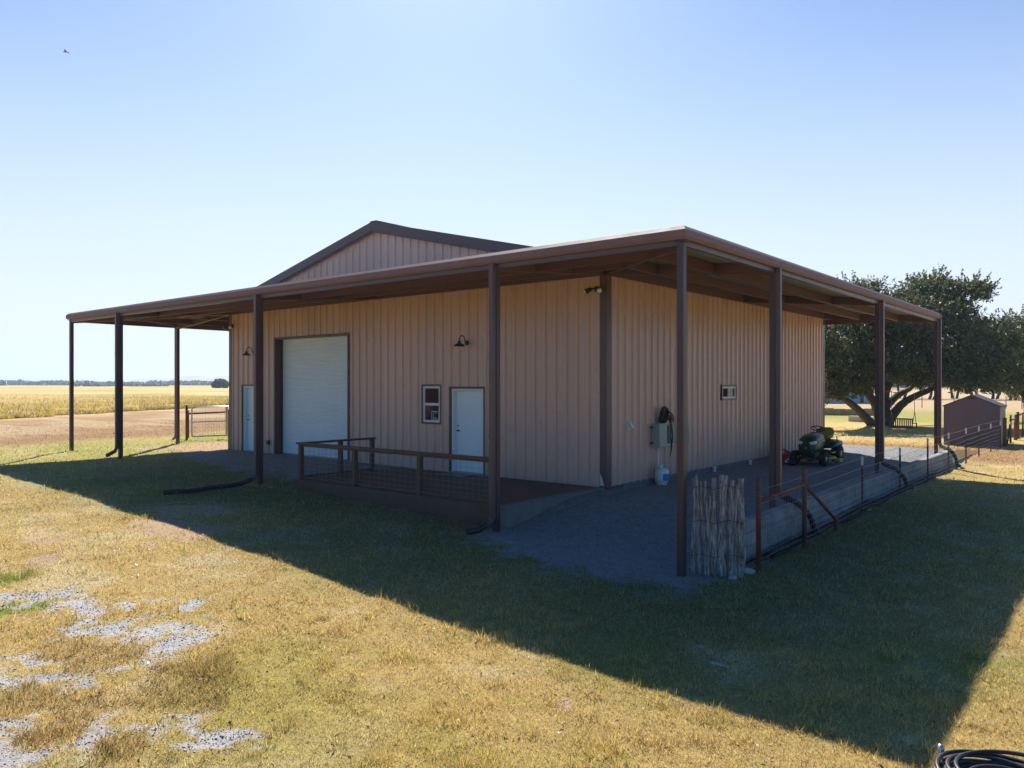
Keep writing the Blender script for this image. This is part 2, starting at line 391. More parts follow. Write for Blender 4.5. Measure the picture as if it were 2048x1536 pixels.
def axis_pts(lo, hi, step, farlo, farhi, n=46):
    core = np.arange(lo, hi+step/2, step)
    a = lo-np.geomspace(step*1.5, lo-farlo, n)[::-1]; b = hi+np.geomspace(step*1.5, farhi-hi, n)
    return np.concatenate([a, core, b])
xs = axis_pts(-22, 11, .075, -3400, 1400, 60); ys = axis_pts(-13, 16, .09, -700, 3300, 60)
X, Y = np.meshgrid(xs, ys, indexing='ij'); x = X.ravel(); y = Y.ravel()
z = gz(x, y); g, d, t, gr = cover(x, y); z = z+g*(fbm(x, y, 14, 2, 91)-.5)*.02
z = np.where((x > -13.97) & (x < -.03) & (y > .03) & (y < 13.45), -.45, z)     # below the floor slab
z = np.where((x > -5.8) & (x < -.05) & (y > -3.1) & (y < .03), -.6, z)
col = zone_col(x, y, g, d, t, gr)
nx, ny = len(xs), len(ys); ii = (np.arange(nx-1)[:, None]*ny+np.arange(ny-1)[None, :]).ravel()
F = np.stack([ii, ii+ny, ii+ny+1, ii+1], 1)
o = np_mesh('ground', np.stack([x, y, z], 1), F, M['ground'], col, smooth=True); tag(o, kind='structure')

# ------------------------------------------------------------------ grass blades (lawn)
def polar_samples(n, r0, r1, a0, a1, pw):
    u = rng.random(n); r = (r0**pw+(r1**pw-r0**pw)*u)**(1/pw); a = a0+(a1-a0)*rng.random(n)
    fx = FW[0]*np.cos(a)+RT[0]*np.sin(a); fy = FW[1]*np.cos(a)+RT[1]*np.sin(a)
    return CAM[0]+fx*r, CAM[1]+fy*r, r
def solid(x, y):
    b = (x > -14.03) & (x < .05) & (y > -.05) & (y < 13.6)
    dk = (x > -6.0) & (x < .02) & (y > -3.3) & (y < .1)
    w = (x > 3.42) & (x < 3.72) & (y > -2.4) & (y < 14.5)
    return b | dk | w
def blades(x, y, r, base_h, base_w, name, label, extra=None, tallmul=None, col=None, zz=None):
    n = len(x); h = base_h*(.45+1.1*rng.random(n)**1.4); w = base_w*(.7+.6*rng.random(n))
    if tallmul is not None: h = h*tallmul
    th = rng.random(n)*2*PI; lean = (.25+.95*rng.random(n))*h; ph = th+rng.normal(0, .9, n)
    dx = np.cos(th)*w/2; dy = np.sin(th)*w/2; ex = -np.sin(ph)*lean; ey = np.cos(ph)*lean
    z0 = (gz(x, y) if zz is None else zz)-.006
    v = np.empty((n, 3, 3)); v[:, 0] = np.stack([x-dx, y-dy, z0], 1); v[:, 1] = np.stack([x+dx, y+dy, z0], 1)
    v[:, 2] = np.stack([x+ex, y+ey, z0+np.sqrt(np.maximum(h*h-(lean*.8)**2, (.25*h)**2))], 1)
    c = col*(.34+1.25*rng.random((n, 1))**1.15)
    st = rng.random(n) < .16; c[st] = c[st]*.4+np.array([.55, .45, .28])*.7
    c = np.clip(c, .01, .8)
    o = np_mesh(name, v.reshape(-1, 3), np.arange(3*n).reshape(n, 3), M['blade'], np.repeat(c, 3, 0))
    tag(o, label, 'grass', kind='stuff'); return o
def lawn(n, r0, r1, h, w, name, label, pw=.6, a=R(43)):
    x, y, r = polar_samples(n, r0, r1, -a, a, pw)
    k = ~solid(x, y) & ~((x < -20.5) & (((x+44)*22.9+(y-2.8)*14.7)/27.2 < .5)); x, y, r = x[k], y[k], r[k]
    g, d, t, gr = cover(x, y)
    keep = rng.random(len(x)) < np.clip(1.0-g*.97-d*.72, .01, 1)*(.55+.45*sst(.3, .55, fbm(x, y, 5, 3, 101)))
    x, y, r, g, d, t, gr = [q[keep] for q in (x, y, r, g, d, t, gr)]
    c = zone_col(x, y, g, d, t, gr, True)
    nn = sst(.6, 1.2, blobs('n', x, y)); tm = (.45+.55*fbm(x, y, 2.2, 3, 111)+.95*sst(.52, .78, fbm(x, y, 5.5, 3, 113)))*(1+.75*t+.7*nn)
    mown = sst(-19, -22, x)*.4; tm = tm*(1-mown)
    sc = (r/r0)**.55
    return blades(x, y, r, h*sc**.15, w*sc, name, label, tallmul=tm, col=c)
lawn(330000, 4.3, 9.5, .05, .0048, 'grass', 'short dry straw coloured lawn grass in the foreground')
lawn(300000, 9.5, 19, .052, .0085, 'grass', 'short green and straw lawn grass round the canopy posts')
lawn(170000, 19, 48, .06, .019, 'grass', 'mown grass and brown strip farther out beside the building', pw=1.0)

# litter / pebbles on the gravel patches
def pebbles(n, area, s, name, label, tone=.44):
    if area == 'front':
        x, y, r = polar_samples(n, 4.3, 13, -R(40), R(5), .8)
    else:
        x, y, r = polar_samples(n, 7, 30, -R(38), R(38), .9)
    k = ~solid(x, y) & ((y < -5.5) if area == 'front' else (y > -5.5)); x, y, r = x[k], y[k], r[k]
    g, d, t, gr = cover(x, y); near_g = sst(-.5, .6, blobs('g', x, y))*.16 if area == 'front' else 0
    k = rng.random(len(x)) < np.clip(g, 0, 1)*.97+d*.18+near_g; x, y, r = x[k], y[k], r[k]
    n = len(x); sz = s*(.5+1.1*rng.random(n)**2)*(r/r.min())**.4
    base = np.array([(1, 0, 0), (0, 1, 0), (-1, 0, 0), (0, -1, 0), (0, 0, .8), (0, 0, -.5)])
    v = base[None]*(.6+.6*rng.random((n, 6, 1))); a = rng.random(n)*2*PI; ca, sa = np.cos(a), np.sin(a)
    vx = v[..., 0]*ca[:, None]-v[..., 1]*sa[:, None]; vy = v[..., 0]*sa[:, None]+v[..., 1]*ca[:, None]
    V = np.stack([vx*sz[:, None]+x[:, None], vy*sz[:, None]*.8+y[:, None], v[..., 2]*sz[:, None]*.7+gz(x, y)[:, None]+sz[:, None]*.25], -1)
    f = np.array([(0, 1, 4), (1, 2, 4), (2, 3, 4), (3, 0, 4), (1, 0, 5), (2, 1, 5), (3, 2, 5), (0, 3, 5)])
    Fc = (f[None]+6*np.arange(n)[:, None, None]).reshape(-1, 3)
    c = np.array([1, .975, 1])*tone*(.45+.95*rng.random((n, 1)))*(1+rng.normal(0, .03, (n, 3)))
    o = np_mesh(name, V.reshape(-1, 3), Fc, M['pebble'], np.repeat(np.clip(c, .05, .8), 6, 0)); tag(o, label, 'gravel', kind='stuff')
pebbles(60000, 'front', .0085, 'gravel', 'pale crushed stone showing through the dry foreground grass', .50)
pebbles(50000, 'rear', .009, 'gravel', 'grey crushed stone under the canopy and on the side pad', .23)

def litter(n):
    x, y, r = polar_samples(n, 4.5, 16, -R(42), R(42), .8); k = ~solid(x, y); x, y = x[k], y[k]; n = len(x)
    a = rng.random(n)*2*PI; L_ = .008+.016*rng.random(n); w_ = L_*(.25+.4*rng.random(n)); z0 = gz(x, y)+.012+.025*rng.random(n); ca, sa = np.cos(a), np.sin(a); ti = rng.normal(0, .4, (n, 2))
    P_ = [(x+ca*L_*u-sa*w_*v, y+sa*L_*u+ca*w_*v, z0+L_*u*ti[:, 0]+w_*v*ti[:, 1]) for u, v in ((-1, 0), (0, -1), (1, 0), (0, 1))]
    V = np.stack([np.stack(p, 1) for p in P_], 1).reshape(-1, 3); c = np.array([.22, .12, .06])*(.4+1.4*rng.random((n, 1)))
    o = np_mesh('leaf_litter', V, np.arange(4*n).reshape(n, 4), M['leaf'], np.repeat(np.clip(c, 0, .6), 4, 0)); tag(o, 'small dead brown leaves scattered over the lawn', 'leaves', kind='stuff')
litter(3600)
# tall field grass on the left
EA = np.array([-44., 2.8]); EB = np.array([-58.65, 25.7]); ED = (EB-EA)/np.linalg.norm(EB-EA); EN = np.array([-ED[1], ED[0]])
if EN[0] > 0: EN = -EN
def tall_field():
    # the standing crop as one rough raised sheet with blades along and over it
    ss = np.concatenate([-np.geomspace(25, 900, 18)[::-1], np.arange(-24, 70, .5), np.geomspace(72, 1100, 22)]); dd = np.concatenate([np.array([0, .12, .3, .6, 1.0]), np.geomspace(1.5, 620, 70)])
    S, D = np.meshgrid(ss, dd, indexing='ij'); s = S.ravel(); dq = D.ravel()
    px = EA[0]+ED[0]*s+EN[0]*dq; py = EA[1]+ED[1]*s+EN[1]*dq
    wob = (fbm(s, s*0, .35, 4, 7)-.5)*2.2*sst(8, 0, dq); px = px+EN[0]*wob; py = py+EN[1]*wob
    hh = sst(-.05, .7, dq)*(.40+.22*(fbm(px, py, .5, 4, 13)-.5))+sst(3, 60, dq)*.12-.03
    hh = np.where(dq == 0, -.1, hh)
    c = mixc(np.ones((len(px), 3))*np.array([.50, .36, .12]), np.array([.34, .26, .06]), sst(.4, .7, fbm(px, py, .06, 4, 23)))
    c = mixc(c, np.array([.60, .44, .2]), sst(.45, .75, fbm(px*.3, py, .2, 4, 29))*.7)
    c = c*.9
    n1, n2 = len(ss), len(dd); ii = (np.arange(n1-1)[:, None]*n2+np.arange(n2-1)[None, :]).ravel()
    o = np_mesh('tall_grass_field', np.stack([px, py, hh], 1), np.stack([ii, ii+n2, ii+n2+1, ii+1], 1), M['ground'], c, smooth=True)
    tag(o, 'tall golden standing grass field stretching to the horizon', 'field', kind='stuff')
    n = 90000; s = -22+84*rng.random(n); dq = 60*rng.random(n)**2.3
    wob = (fbm(s, s*0, .35, 4, 7)-.5)*2.2*sst(8, 0, dq); dq2 = dq+wob
    px = EA[0]+ED[0]*s+EN[0]*dq2; py = EA[1]+ED[1]*s+EN[1]*dq2
    c = mixc(np.ones((n, 3))*np.array([.52, .38, .10]), np.array([.33, .27, .05]), sst(.4, .7, fbm(px, py, .3, 4, 23)))
    zz = sst(-.05, .7, dq)*.3
    blades(px, py, None, .34, .035, 'tall_grass', 'ragged blades of golden grass along the near field edge', col=c, zz=zz)
tall_field()

# ------------------------------------------------------------------ building
W, D, EZ, RZ = 14.0, 13.5, 4.50, 6.16
PITCH = .28
def ribbed(name, origin, dirv, nrm, length, z0, ztop, openings, parent, mat, phase=0):
    prof = [(0, 0), (.14-.042, 0), (.14-.022, .039), (.14+.022, .039), (.14+.042, 0), (.235, 0), (.243, .006), (.255, .006), (.263, 0), (.024, 0), (.032, .006), (.044, .006), (.052, 0)]
    pts = []
    k = -1
    while k*PITCH < length+PITCH:
        for a, b in prof: pts.append((k*PITCH+a+phase, b))
        k += 1
    pts = sorted([p for p in pts if 0 < p[0] < length]); S = [p[0] for p in pts]; O = [p[1] for p in pts]
    def off(s): return float(np.interp(s, S, O))
    brk = [0, length]
    for a, b, zz0, zz1 in openings: brk += [a, b]
    if ztop is GAB: brk.append(7.0)
    allp = sorted(set([round(q, 5) for q in S+brk]))
    mb = MB(); o3 = Vector(origin); dv = Vector(dirv); nv = Vector(nrm)
    def P(s, z): q = o3+dv*s+nv*off(s); return (q.x, q.y, z)
    for a, b in zip(allp[:-1], allp[1:]):
        if b-a < 1e-4: continue
        m = (a+b)/2; cuts = [(oz0, oz1) for oa, ob, oz0, oz1 in openings if oa < m < ob]
        spans = []
        cur = z0
        for oz0, oz1 in sorted(cuts):
            if oz0 > cur+.001: spans.append((cur, oz0))
            cur = oz1
        for (u, v) in spans: mb.add([P(a, u), P(b, u), P(b, v), P(a, v)], [(0, 1, 2, 3)])
        mb.add([P(a, cur), P(b, cur), P(b, ztop(b)), P(a, ztop(a))], [(0, 1, 2, 3)])
    # screw heads at the girt lines
    for gzl in (1.02, 2.02, 3.04, 4.02):
        k = 0
        while k*PITCH+.20+phase < length:
            s = k*PITCH+.20+phase; k += 1
            if s < .02: continue
            if any(oa-.03 < s < ob+.03 and oz0-.03 < gzl < oz1+.03 for oa, ob, oz0, oz1 in openings): continue
            q = o3+dv*s; n2 = nv*.012; a_ = dv*.008
            c0 = q+Vector((0, 0, gzl))
            vs = [c0+nv*.0-a_-Vector((0, 0, .008)), c0-a_+Vector((0, 0, .008)), c0+a_+Vector((0, 0, .008)), c0+a_-Vector((0, 0, .008))]
            mb.add([*vs, *[v+n2 for v in vs]], [(4, 5, 6, 7), (0, 1, 5, 4), (1, 2, 6, 5), (2, 3, 7, 6), (3, 0, 4, 7)])
    return mb.build(name, mat, parent)
GAB = lambda s: EZ-.03+(RZ-EZ)*(1-abs(s-7)/7)
FLAT = lambda s: EZ-.03
bld = thing('metal_building', 'beige ribbed metal workshop with a low gable, white doors and brown trim', 'building', (0, 0, 0))
# s measured from x=0 going -x on the front wall
fo = [(3.27, 4.31, 0, 1.965), (8.145, 11.52, 0, 3.395), (12.22, 13.28, 0, 2.01), (4.66, 5.245, 1.15, 2.02)]
ribbed('front_wall', (0, 0, 0), (-1, 0, 0), (0, -1, 0), W, -.03, GAB, fo, bld, M['siding'])
so = [(5.43, 6.27, 1.70, 2.01)]
ribbed('side_wall', (0, 0, 0), (0, 1, 0), (1, 0, 0), D, .0, FLAT, so, bld, M['siding'], .05)
ribbed('side_wall', (-W, D, 0), (0, -1, 0), (-1, 0, 0), D, .0, FLAT, [], bld, M['siding'])
ribbed('rear_wall', (-W, D, 0), (1, 0, 0), (0, 1, 0), W, .0, GAB, [], bld, M['siding'])
MB().box(-W+.01, -.012, .012, D-.01, -.4, -.004).build('floor_slab', M['concrete'], bld)
# slab edge seen along the side wall
MB().box(-.011, .035, .6, D, -.4, .012).build('foundation_edge', M['concrete'], bld)
# main roof
mb = MB(); sl = (RZ-EZ)/7
for sgn in (-1, 1):
    xe = -7+sgn*7.08; ze = EZ-.02
    for (a, b) in ((0, 1),):
        t0, t1 = .03, .075
        v = [(-7, -.10, RZ+t0), (xe, -.10, ze+t0), (xe, D+.1, ze+t0), (-7, D+.1, RZ+t0), (-7, -.10, RZ+t1), (xe, -.10, ze+t1), (xe, D+.1, ze+t1), (-7, D+.1, RZ+t1)]
        mb.add(v, [(0, 1, 2, 3), (4, 5, 6, 7), (0, 1, 5, 4), (1, 2, 6, 5), (2, 3, 7, 6)])
    yy = .2
    while yy < D:
        mb.beam((-7, yy, RZ+.09), (xe, yy, ze+.09), .05, .03); yy += .305
mb.build('roof', M['galv'], bld)
for sgn in (-1, 1):
    xe = -7+sgn*7.12; ze = EZ-.02
    for yo in (-.16, D+.10):
        z_ = .10; mb = MB()
        v = [(-7, yo, RZ+z_), (xe, yo, ze+z_), (xe, yo, ze-.13), (-7, yo, RZ-.13), (-7, yo+.06, RZ+z_), (xe, yo+.06, ze+z_), (xe, yo+.06, ze-.13), (-7, yo+.06, RZ-.13)]
        mb.add(v, [(0, 1, 2, 3), (4, 5, 6, 7), (0, 1, 5, 4), (2, 3, 7, 6), (1, 2, 6, 5)])
        # lower step of the trim
        v = [(-7, yo+.03, RZ-.13), (xe, yo+.03, ze-.13), (xe, yo+.03, ze-.17), (-7, yo+.03, RZ-.17), (-7, yo+.06, RZ-.13), (xe, yo+.06, ze-.13), (xe, yo+.06, ze-.17), (-7, yo+.06, RZ-.17)]
        mb.add(v, [(0, 1, 2, 3), (4, 5, 6, 7), (2, 3, 7, 6), (1, 2, 6, 5)])
        mb.build('rake_trim', M['brown'], bld)
MB().box(-7.12, -6.88, -.12, D+.12, RZ+.06, RZ+.125).build('ridge_cap', M['brown'], bld)
# corner trims
for (cx, cy, sx, sy) in ((0, 0, 1, -1), (-W, 0, -1, -1), (0, D, 1, 1), (-W, D, -1, 1)):
    mb = MB(); zt = EZ-.06
    zb = .0 if (cx, cy) != (0, 0) else -.03
    mb.box(cx+sx*.042, cx-sx*.13, cy+sy*.036, cy+sy*.042, zb, zt)
    mb.box(cx+sx*.036, cx+sx*.042, cy+sy*.0355, cy-sy*.13, zb, zt)
    mb.build('corner_trim', M['brown'], bld)
# torn corner at the base showing insulation
MB().add([(-.118, -.045, .16), (-.02, -.047, .02), (-.115, -.047, .03), (-.09, -.075, .27), (-.035, -.07, .14), (-.10, -.05, .10)], [(0, 3, 4, 1, 2), (0, 5, 4, 3)]).build('torn_insulation', M['insul'], bld)
# eave trim strip where wall meets the canopy
# personnel doors
def pdoor(xl, xr, zt, hinge_right=True, label=None):
    mb = MB(); w = .05; y0, y1 = -.045, .13
    mb.box(xl-w, xl, y0, y1, -.0, zt+w); mb.box(xr, xr+w, y0, y1, -.0, zt+w); mb.box(xl, xr, y0, y1, zt, zt+w)
    fr = mb.build('door_trim', M['brown'], bld)
    mb = MB(); q = .045
    mb.box(xl+.002, xl+q, .0, .13, .0, zt-.002); mb.box(xr-q, xr-.002, .0, .13, .0, zt-.002); mb.box(xl+q, xr-q, .0, .13, zt-q, zt-.002)
    mb.build('door_frame', M['white'], bld)
    dr = MB().box(xl+q+.004, xr-q-.004, .11, .155, .015, zt-q-.004).build('door', M['white'], bld, .003, label)
    MB().box(xl+q, xr-q, .0, .16, -.003, .012).build('threshold', M['brass'], bld)
    hx = xl+q+.07
    mb = MB(); mb.lathe((hx, .085, .97), [(.022, .022), (.022, .008), (.009, .0), (.009, -.045)], 14, 'y'); mb.tube([(hx, .05, .97), (hx+.05, .045, .97), (hx+.11, .05, .968)], .009, 8)
    mb.build('door_handle', M['blackmetal'], dr)
    MB().lathe((hx, .085, 1.09), [(.022, .022), (.022, .005), (.012, -.006)], 14, 'y').build('deadbolt', M['brass'], dr)
    for hz in (.25, 1.0, 1.72): MB().tube([(xr-q-.006, .103, hz), (xr-q-.006, .103, hz+.1)], .008, 8).build('hinge', M['brass'], dr)
pdoor(-4.31, -3.27, 1.965)
pdoor(-13.28, -12.22, 2.01)
# roller door
mb = MB(); w = .055
xl, xr, zt = -11.52, -8.145, 3.395
mb.box(xl-w, xl, -.045, .24, 0, zt+w); mb.box(xr, xr+w, -.045, .24, 0, zt+w); mb.box(xl, xr, -.045, .24, zt, zt+w)
mb.build('roller_door_trim', M['brown'], bld)
mb = MB(); prof = []; zc = .03
while zc < zt-.002:
    prof += [(zc, 0), (zc+.008, -.020), (zc+.05, -.020), (zc+.058, 0)]; zc += .072
prof = [p for p in prof if p[0] < zt]
vs = []; fs = []
for i, (a, b) in enumerate(prof): vs += [(xl+.002, .225+b, a), (xr-.002, .225+b, a)]
for i in range(len(prof)-1): fs.append((2*i, 2*i+1, 2*i+3, 2*i+2))
rd = MB().add(vs, fs).build('roller_door', M['roller'], bld)
MB().box(xl+.01, xr-.01, .2, .24, .0, .035).build('bottom_bar', M['silver'], rd)
for xx in (xl+.004, xr-.05): MB().box(xx, xx+.046, .195, .212, .0, zt).build('guide_rail', M['brown'], rd)
# windows
def window(front, a0, a1, z0, z1, split_v):
    # front: plane y=0 ; a along x.  side: plane x=0 ; a along y
    def bx(mb, p0, p1, d0, d1, u0, u1):
        if front: mb.box(p0, p1, -d0, -d1, u0, u1)
        else: mb.box(d0, d1, p0, p1, u0, u1)
    wn = MB(); t = .045
    bx(wn, a0-t, a0, .048, -.02, z0-t, z1+t); bx(wn, a1, a1+t, .048, -.02, z0-t, z1+t); bx(wn, a0, a1, .048, -.02, z1, z1+t); bx(wn, a0, a1, .048, -.02, z0-t, z0)
    wo = wn.build('window', M['brown'], bld)
    mb = MB(); s = .05; e = .001
    bx(mb, a0+e, a0+s, .03, -.03, z0+e, z1-e); bx(mb, a1-s, a1-e, .03, -.03, z0+e, z1-e); bx(mb, a0+s, a1-s, .03, -.03, z1-s, z1-e); bx(mb, a0+s, a1-s, .03, -.03, z0+e, z0+s)
    m = (a0+a1)/2; mz = (z0+z1)/2
    if split_v: bx(mb, m-.03, m+.03, .03, -.03, z0+s, z1-s)
    else: bx(mb, a0+s, a1-s, .03, -.03, mz-.03, mz+.03)
    mb.build('window_frame', M['vinyl'], wo)
    cells = [(a0+s, m-.03, z0+s, z1-s), (m+.03, a1-s, z0+s, z1-s)] if split_v else [(a0+s, a1-s, z0+s, mz-.03), (a0+s, a1-s, mz+.03, z1-s)]
    for (p, q, u, v) in cells:
        mb = MB(); bx(mb, p-.004, q+.004, .002, -.006, u-.004, v+.004); mb.build('pane', M['glass'], wo)
    return wo
wf = window(True, -5.245, -4.66, 1.15, 2.02, False)
window(False, 5.43, 6.27, 1.70, 2.01, True)
# sticker inside the lower pane
mb = MB(); 
mb.box(-4.98, -4.965, -.006, -.003, 1.22, 1.42); mb.box(-4.74, -4.725, -.006, -.003, 1.22, 1.42); mb.box(-4.965, -4.74, -.006, -.003, 1.405, 1.42); mb.box(-4.965, -4.74, -.006, -.003, 1.22, 1.235)
pts = [(-4.85+.07*math.cos(R(a)), -.006, 1.32+.07*math.sin(R(a))) for a in range(40, 325, 15)]
mb.tube(pts, .006, 6); mb.build('window_sticker', paint('pale_sticker', (.45, .6, .66), .6), wf)
# near-black upright partition standing in for the dark room behind the glass
M['dark'] = paint('dark_interior', (.03, .03, .03), .9)
for (x0, x1, y0, y1) in ((-6.2, -3.0, 1.3, 1.36),):
    MB().box(x0, x1, y0, y1, 0, 3).build('dark_room_stand_in', M['dark'], bld)
# dark outlet box by roller door, white switch etc.
def small_box(name, label, cat, x0, x1, y0, y1, z0, z1, mat):
    o = thing(name, label, cat, ((x0+x1)/2, (y0+y1)/2, z0))
    cx, cy = (x0+x1)/2, (y0+y1)/2
    return o, cx, cy
o, cx, cy = small_box('outlet_box', 'small black outlet box low on the wall beside the roller door', 'outlet', -11.9, -11.78, -.10, -.035, .27, .40, None)
MB().box(-.055, .055, -.03, .033, 0, .13).build('box', M['black'], o, .006); MB().box(-.045, .045, -.045, -.031, .02, .11).build('cover', M['black'], o, .004)
o = thing('outlet_box', 'white weatherproof outlet with flipped-open cover near the building corner', 'outlet', (.045, .80, 1.12))
MB().box(-.012, .03, -.06, .06, 0, .17).build('box', M['vinyl'], o, .004)
MB().add([(.032, -.05, .165), (.032, .055, .165), (.10, .075, .03), (.10, -.03, .03), (.036, -.05, .17), (.036, .055, .17), (.105, .075, .035), (.105, -.03, .035)], [(0, 1, 2, 3), (4, 5, 6, 7), (0, 1, 5, 4), (1, 2, 6, 5), (2, 3, 7, 6), (3, 0, 4, 7)]).build('cover', M['vinyl'], o)

# ------------------------------------------------------------------ canopy
can = thing('steel_canopy', 'brown steel lean-to canopy wrapped round the beige building on slim posts', 'canopy', (0, -3.4, 0))
can.location = (0, 0, 0)
OX, OY = 3.5, -3.5; LX = -W-3.5; ZO, ZI = 4.19, 4.49
def slab_poly(mb, pts, th):
    n = len(pts); v = [(p[0], p[1], p[2]) for p in pts]+[(p[0], p[1], p[2]+th) for p in pts]
    fs = [tuple(range(n))[::-1], tuple(range(n, 2*n))]+[(i, (i+1) % n, n+(i+1) % n, n+i) for i in range(n)]
    mb.add(v, fs)
mb = MB()
slab_poly(mb, [(LX, OY, ZO), (OX, OY, ZO), (0, 0, ZI), (-W, 0, ZI)], .02)
mb2 = MB()
slab_poly(mb2, [(OX, OY, ZO), (OX, D+.05, ZO), (.0, D+.05, ZI), (0, 0, ZI)], .02)
mb3 = MB()
slab_poly(mb3, [(LX, OY, ZO), (-W, 0, ZI), (-W, D+.05, ZI), (LX, D+.05, ZO)], .02)
k = LX+.2
while k < OX-.05:   # ribs across the front bay
    y1 = min(0, -(k) if k > 0 else 0, (k+W) if k < -W else 0); y1 = -abs(k) if k > 0 else (-abs(k+W) if k < -W else 0)
    zt = ZO+(ZI-ZO)*(y1-OY)/3.5
    if y1-OY > .1:
        for dz in (-.009, .029): mb.beam((k, OY+.01, ZO+dz), (k, y1, zt+dz), .035, .018)
    k += .23
yk = OY+.2
while yk < D:
    xs0 = -yk if yk < 0 else 0; zt = ZO+(ZI-ZO)*(OX-xs0)/3.5
    if OX-xs0 > .1:
        for dz in (-.009, .029):
            mb2.beam((OX-.01, yk, ZO+dz), (xs0, yk, zt+dz), .035, .018)
            mb3.beam((LX+.01, yk, ZO+dz), (-W-xs0, yk, zt+dz), .035, .018)
    yk += .23
for m_ in (mb, mb2, mb3): m_.build('roof_sheet', M['galv'], can)
# gutter runs (front, right, left) with sloped lip
def gutter(p0, p1, out):
    prof = [(-.06, 4.265), (.0, 4.205), (.0, 4.115), (-.03, 4.075), (-.12, 4.075), (-.12, 4.09), (-.035, 4.09), (-.012, 4.12), (-.012, 4.195), (-.07, 4.25)]
    p0 = Vector(p0); p1 = Vector(p1); dv = (p1-p0).normalized(); ov = Vector(out); mb = MB(); n = len(prof); vs = []
    for p, sg in ((p0, 1), (p1, -1)):
        for (a, z_) in prof:
            q = p+ov*a+dv*(-a if MIT[sg] else 0)*sg
            vs.append((q.x, q.y, z_))
    mb.add(vs, [tuple(range(n)), tuple(range(n, 2*n))]+[(i, (i+1) % n, n+(i+1) % n, n+i) for i in range(n)])
    return mb.build('gutter', M['gutterm'], can)
MIT = {1: True, -1: True}; gutter((LX-.02, OY-.02, 0), (OX+.02, OY-.02, 0), (0, -1, 0))
MIT = {1: True, -1: False}; gutter((OX+.02, OY-.02, 0), (OX+.02, D+.1, 0), (1, 0, 0)); gutter((LX-.02, OY-.02, 0), (LX-.02, D+.1, 0), (-1, 0, 0))
# seams on the gutter
for xk in (-1.7, -5.0, -8.2, -11.6, -14.9): MB().box(xk, xk+.045, OY-.0235, OY-.0215, 4.11, 4.207).build('gutter_joint', M['gutterm'], can)
for yk in (-.4, 2.8, 6.0, 9.2): MB().box(OX+.0215, OX+.0235, yk, yk+.045, 4.11, 4.207).build('gutter_joint', M['gutterm'], can)
# end cap at the far end of the right bay
MB().box(0.02, OX+.03, D+.055, D+.085, 4.07, 4.25).build('end_trim', M['brown'], can)
# eave struts (C channel)
def cee(mb, p0, p1, zt, h, inward):
    p0 = Vector(p0); p1 = Vector(p1); iv = Vector(inward)
    mb.beam((p0.x, p0.y, zt-h/2), (p1.x, p1.y, zt-h/2), .006, h)
    for zz in (zt-.004, zt-h+.004):
        a = p0+iv*.038; b = p1+iv*.038; mb.beam((a.x, a.y, zz), (b.x, b.y, zz), .07, .006)
    a = p0+iv*.072; b = p1+iv*.072; mb.beam((a.x, a.y, zt-h+.018), (b.x, b.y, zt-h+.018), .004, .022)
for args in (((LX+.1, OY+.06, 0), (OX-.1, OY+.06, 0), 4.17, .17, (0, 1, 0)), ((OX-.06, OY+.1, 0), (OX-.06, D, 0), 4.17, .17, (-1, 0, 0)), ((LX+.06, OY+.1, 0), (LX+.06, D, 0), 4.17, .17, (1, 0, 0))):
    mb = MB(); cee(mb, *args); mb.build('eave_beam', M['brown'], can)
# the small pale tube running under the gutters
def zr(dist): return ZO+(ZI-ZO)*(dist/3.5)
for dist in (1.15, 2.3, 3.42):
    h = .20; zt = zr(dist)-.022
    mb = MB(); ex = 3.5-dist
    cee(mb, (-W-ex, -ex, 0), (ex, -ex, 0), zt, h, (0, 1, 0)); mb.build('purlin', M['purlin'], can)
    mb = MB(); cee(mb, (ex, -ex+.05, 0), (ex, D, 0), zt, h, (-1, 0, 0)); mb.build('purlin', M['purlin'], can)
    mb = MB(); cee(mb, (-W-ex, -ex+.05, 0), (-W-ex, D, 0), zt, h, (1, 0, 0)); mb.build('purlin', M['purlin'], can)
def rafter(p0, p1):
    mb = MB(); z0 = ZO-.13; z1 = ZI-.125
    mb.beam((p0[0], p0[1], z0), (p1[0], p1[1], z1), .09, .20); mb.build('rafter', M['purlin'], can)
for xk in (-W, -W/2, 0): rafter((xk, OY+.08), (xk, -.05))
for yk in (0, D/2, D-.05):
    rafter((OX-.08, yk), (.05, yk)); rafter((LX+.08, yk), (-W-.05, yk))
rafter((OX-.1, OY+.1), (.03, -.03)); rafter((LX+.1, OY+.1), (-W-.03, -.03))
for a_, b_ in (((-17.3, .1, 4.0), (-14.1, -3.3, 4.03)), ((-17.3, -3.3, 4.0), (-14.1, -.05, 4.2)), ((-17.3, .1, 4.0), (-14.1, 6.6, 4.2)), ((-17.3, 6.6, 4.0), (-14.1, .1, 4.2))):
    MB().tube([a_, b_], .01, 6).build('brace_rod', M['brown'], can)
PX = 3.4; cs = .05
def column(x, y, zt=4.05, down=None):
    zb = gz1(x, y)-.12
    mb = MB().box(x-cs, x+cs, y-cs, y+cs, zb, zt); c_ = mb.build('column', M['post'], can, .006)
    MB().box(x-.09, x+.09, y-.07, y+.07, zt, zt+.012).build('cap_plate', M['post'], c_)
    if down:
        dx, dy, zend = down
        m2 = MB(); cx, cy = x+dx*(cs+.052), y+dy*(cs+.052)
        hx, hy = (.045, .04) if dy else (.04, .045)
        m2.box(cx-hx, cx+hx, cy-hy, cy+hy, zend, 4.076)
        m2.build('downspout', M['brown'], c_, .006)
        for zz in (1.2, 2.9): MB().box(cx-hx-.004, cx+hx+.004, cy-hy-.004, cy+hy+.004, zz, zz+.03).build('strap', M['brown'], c_)
    return c_
zz0 = lambda x, y: gz1(x, y)
column(PX, -PX)
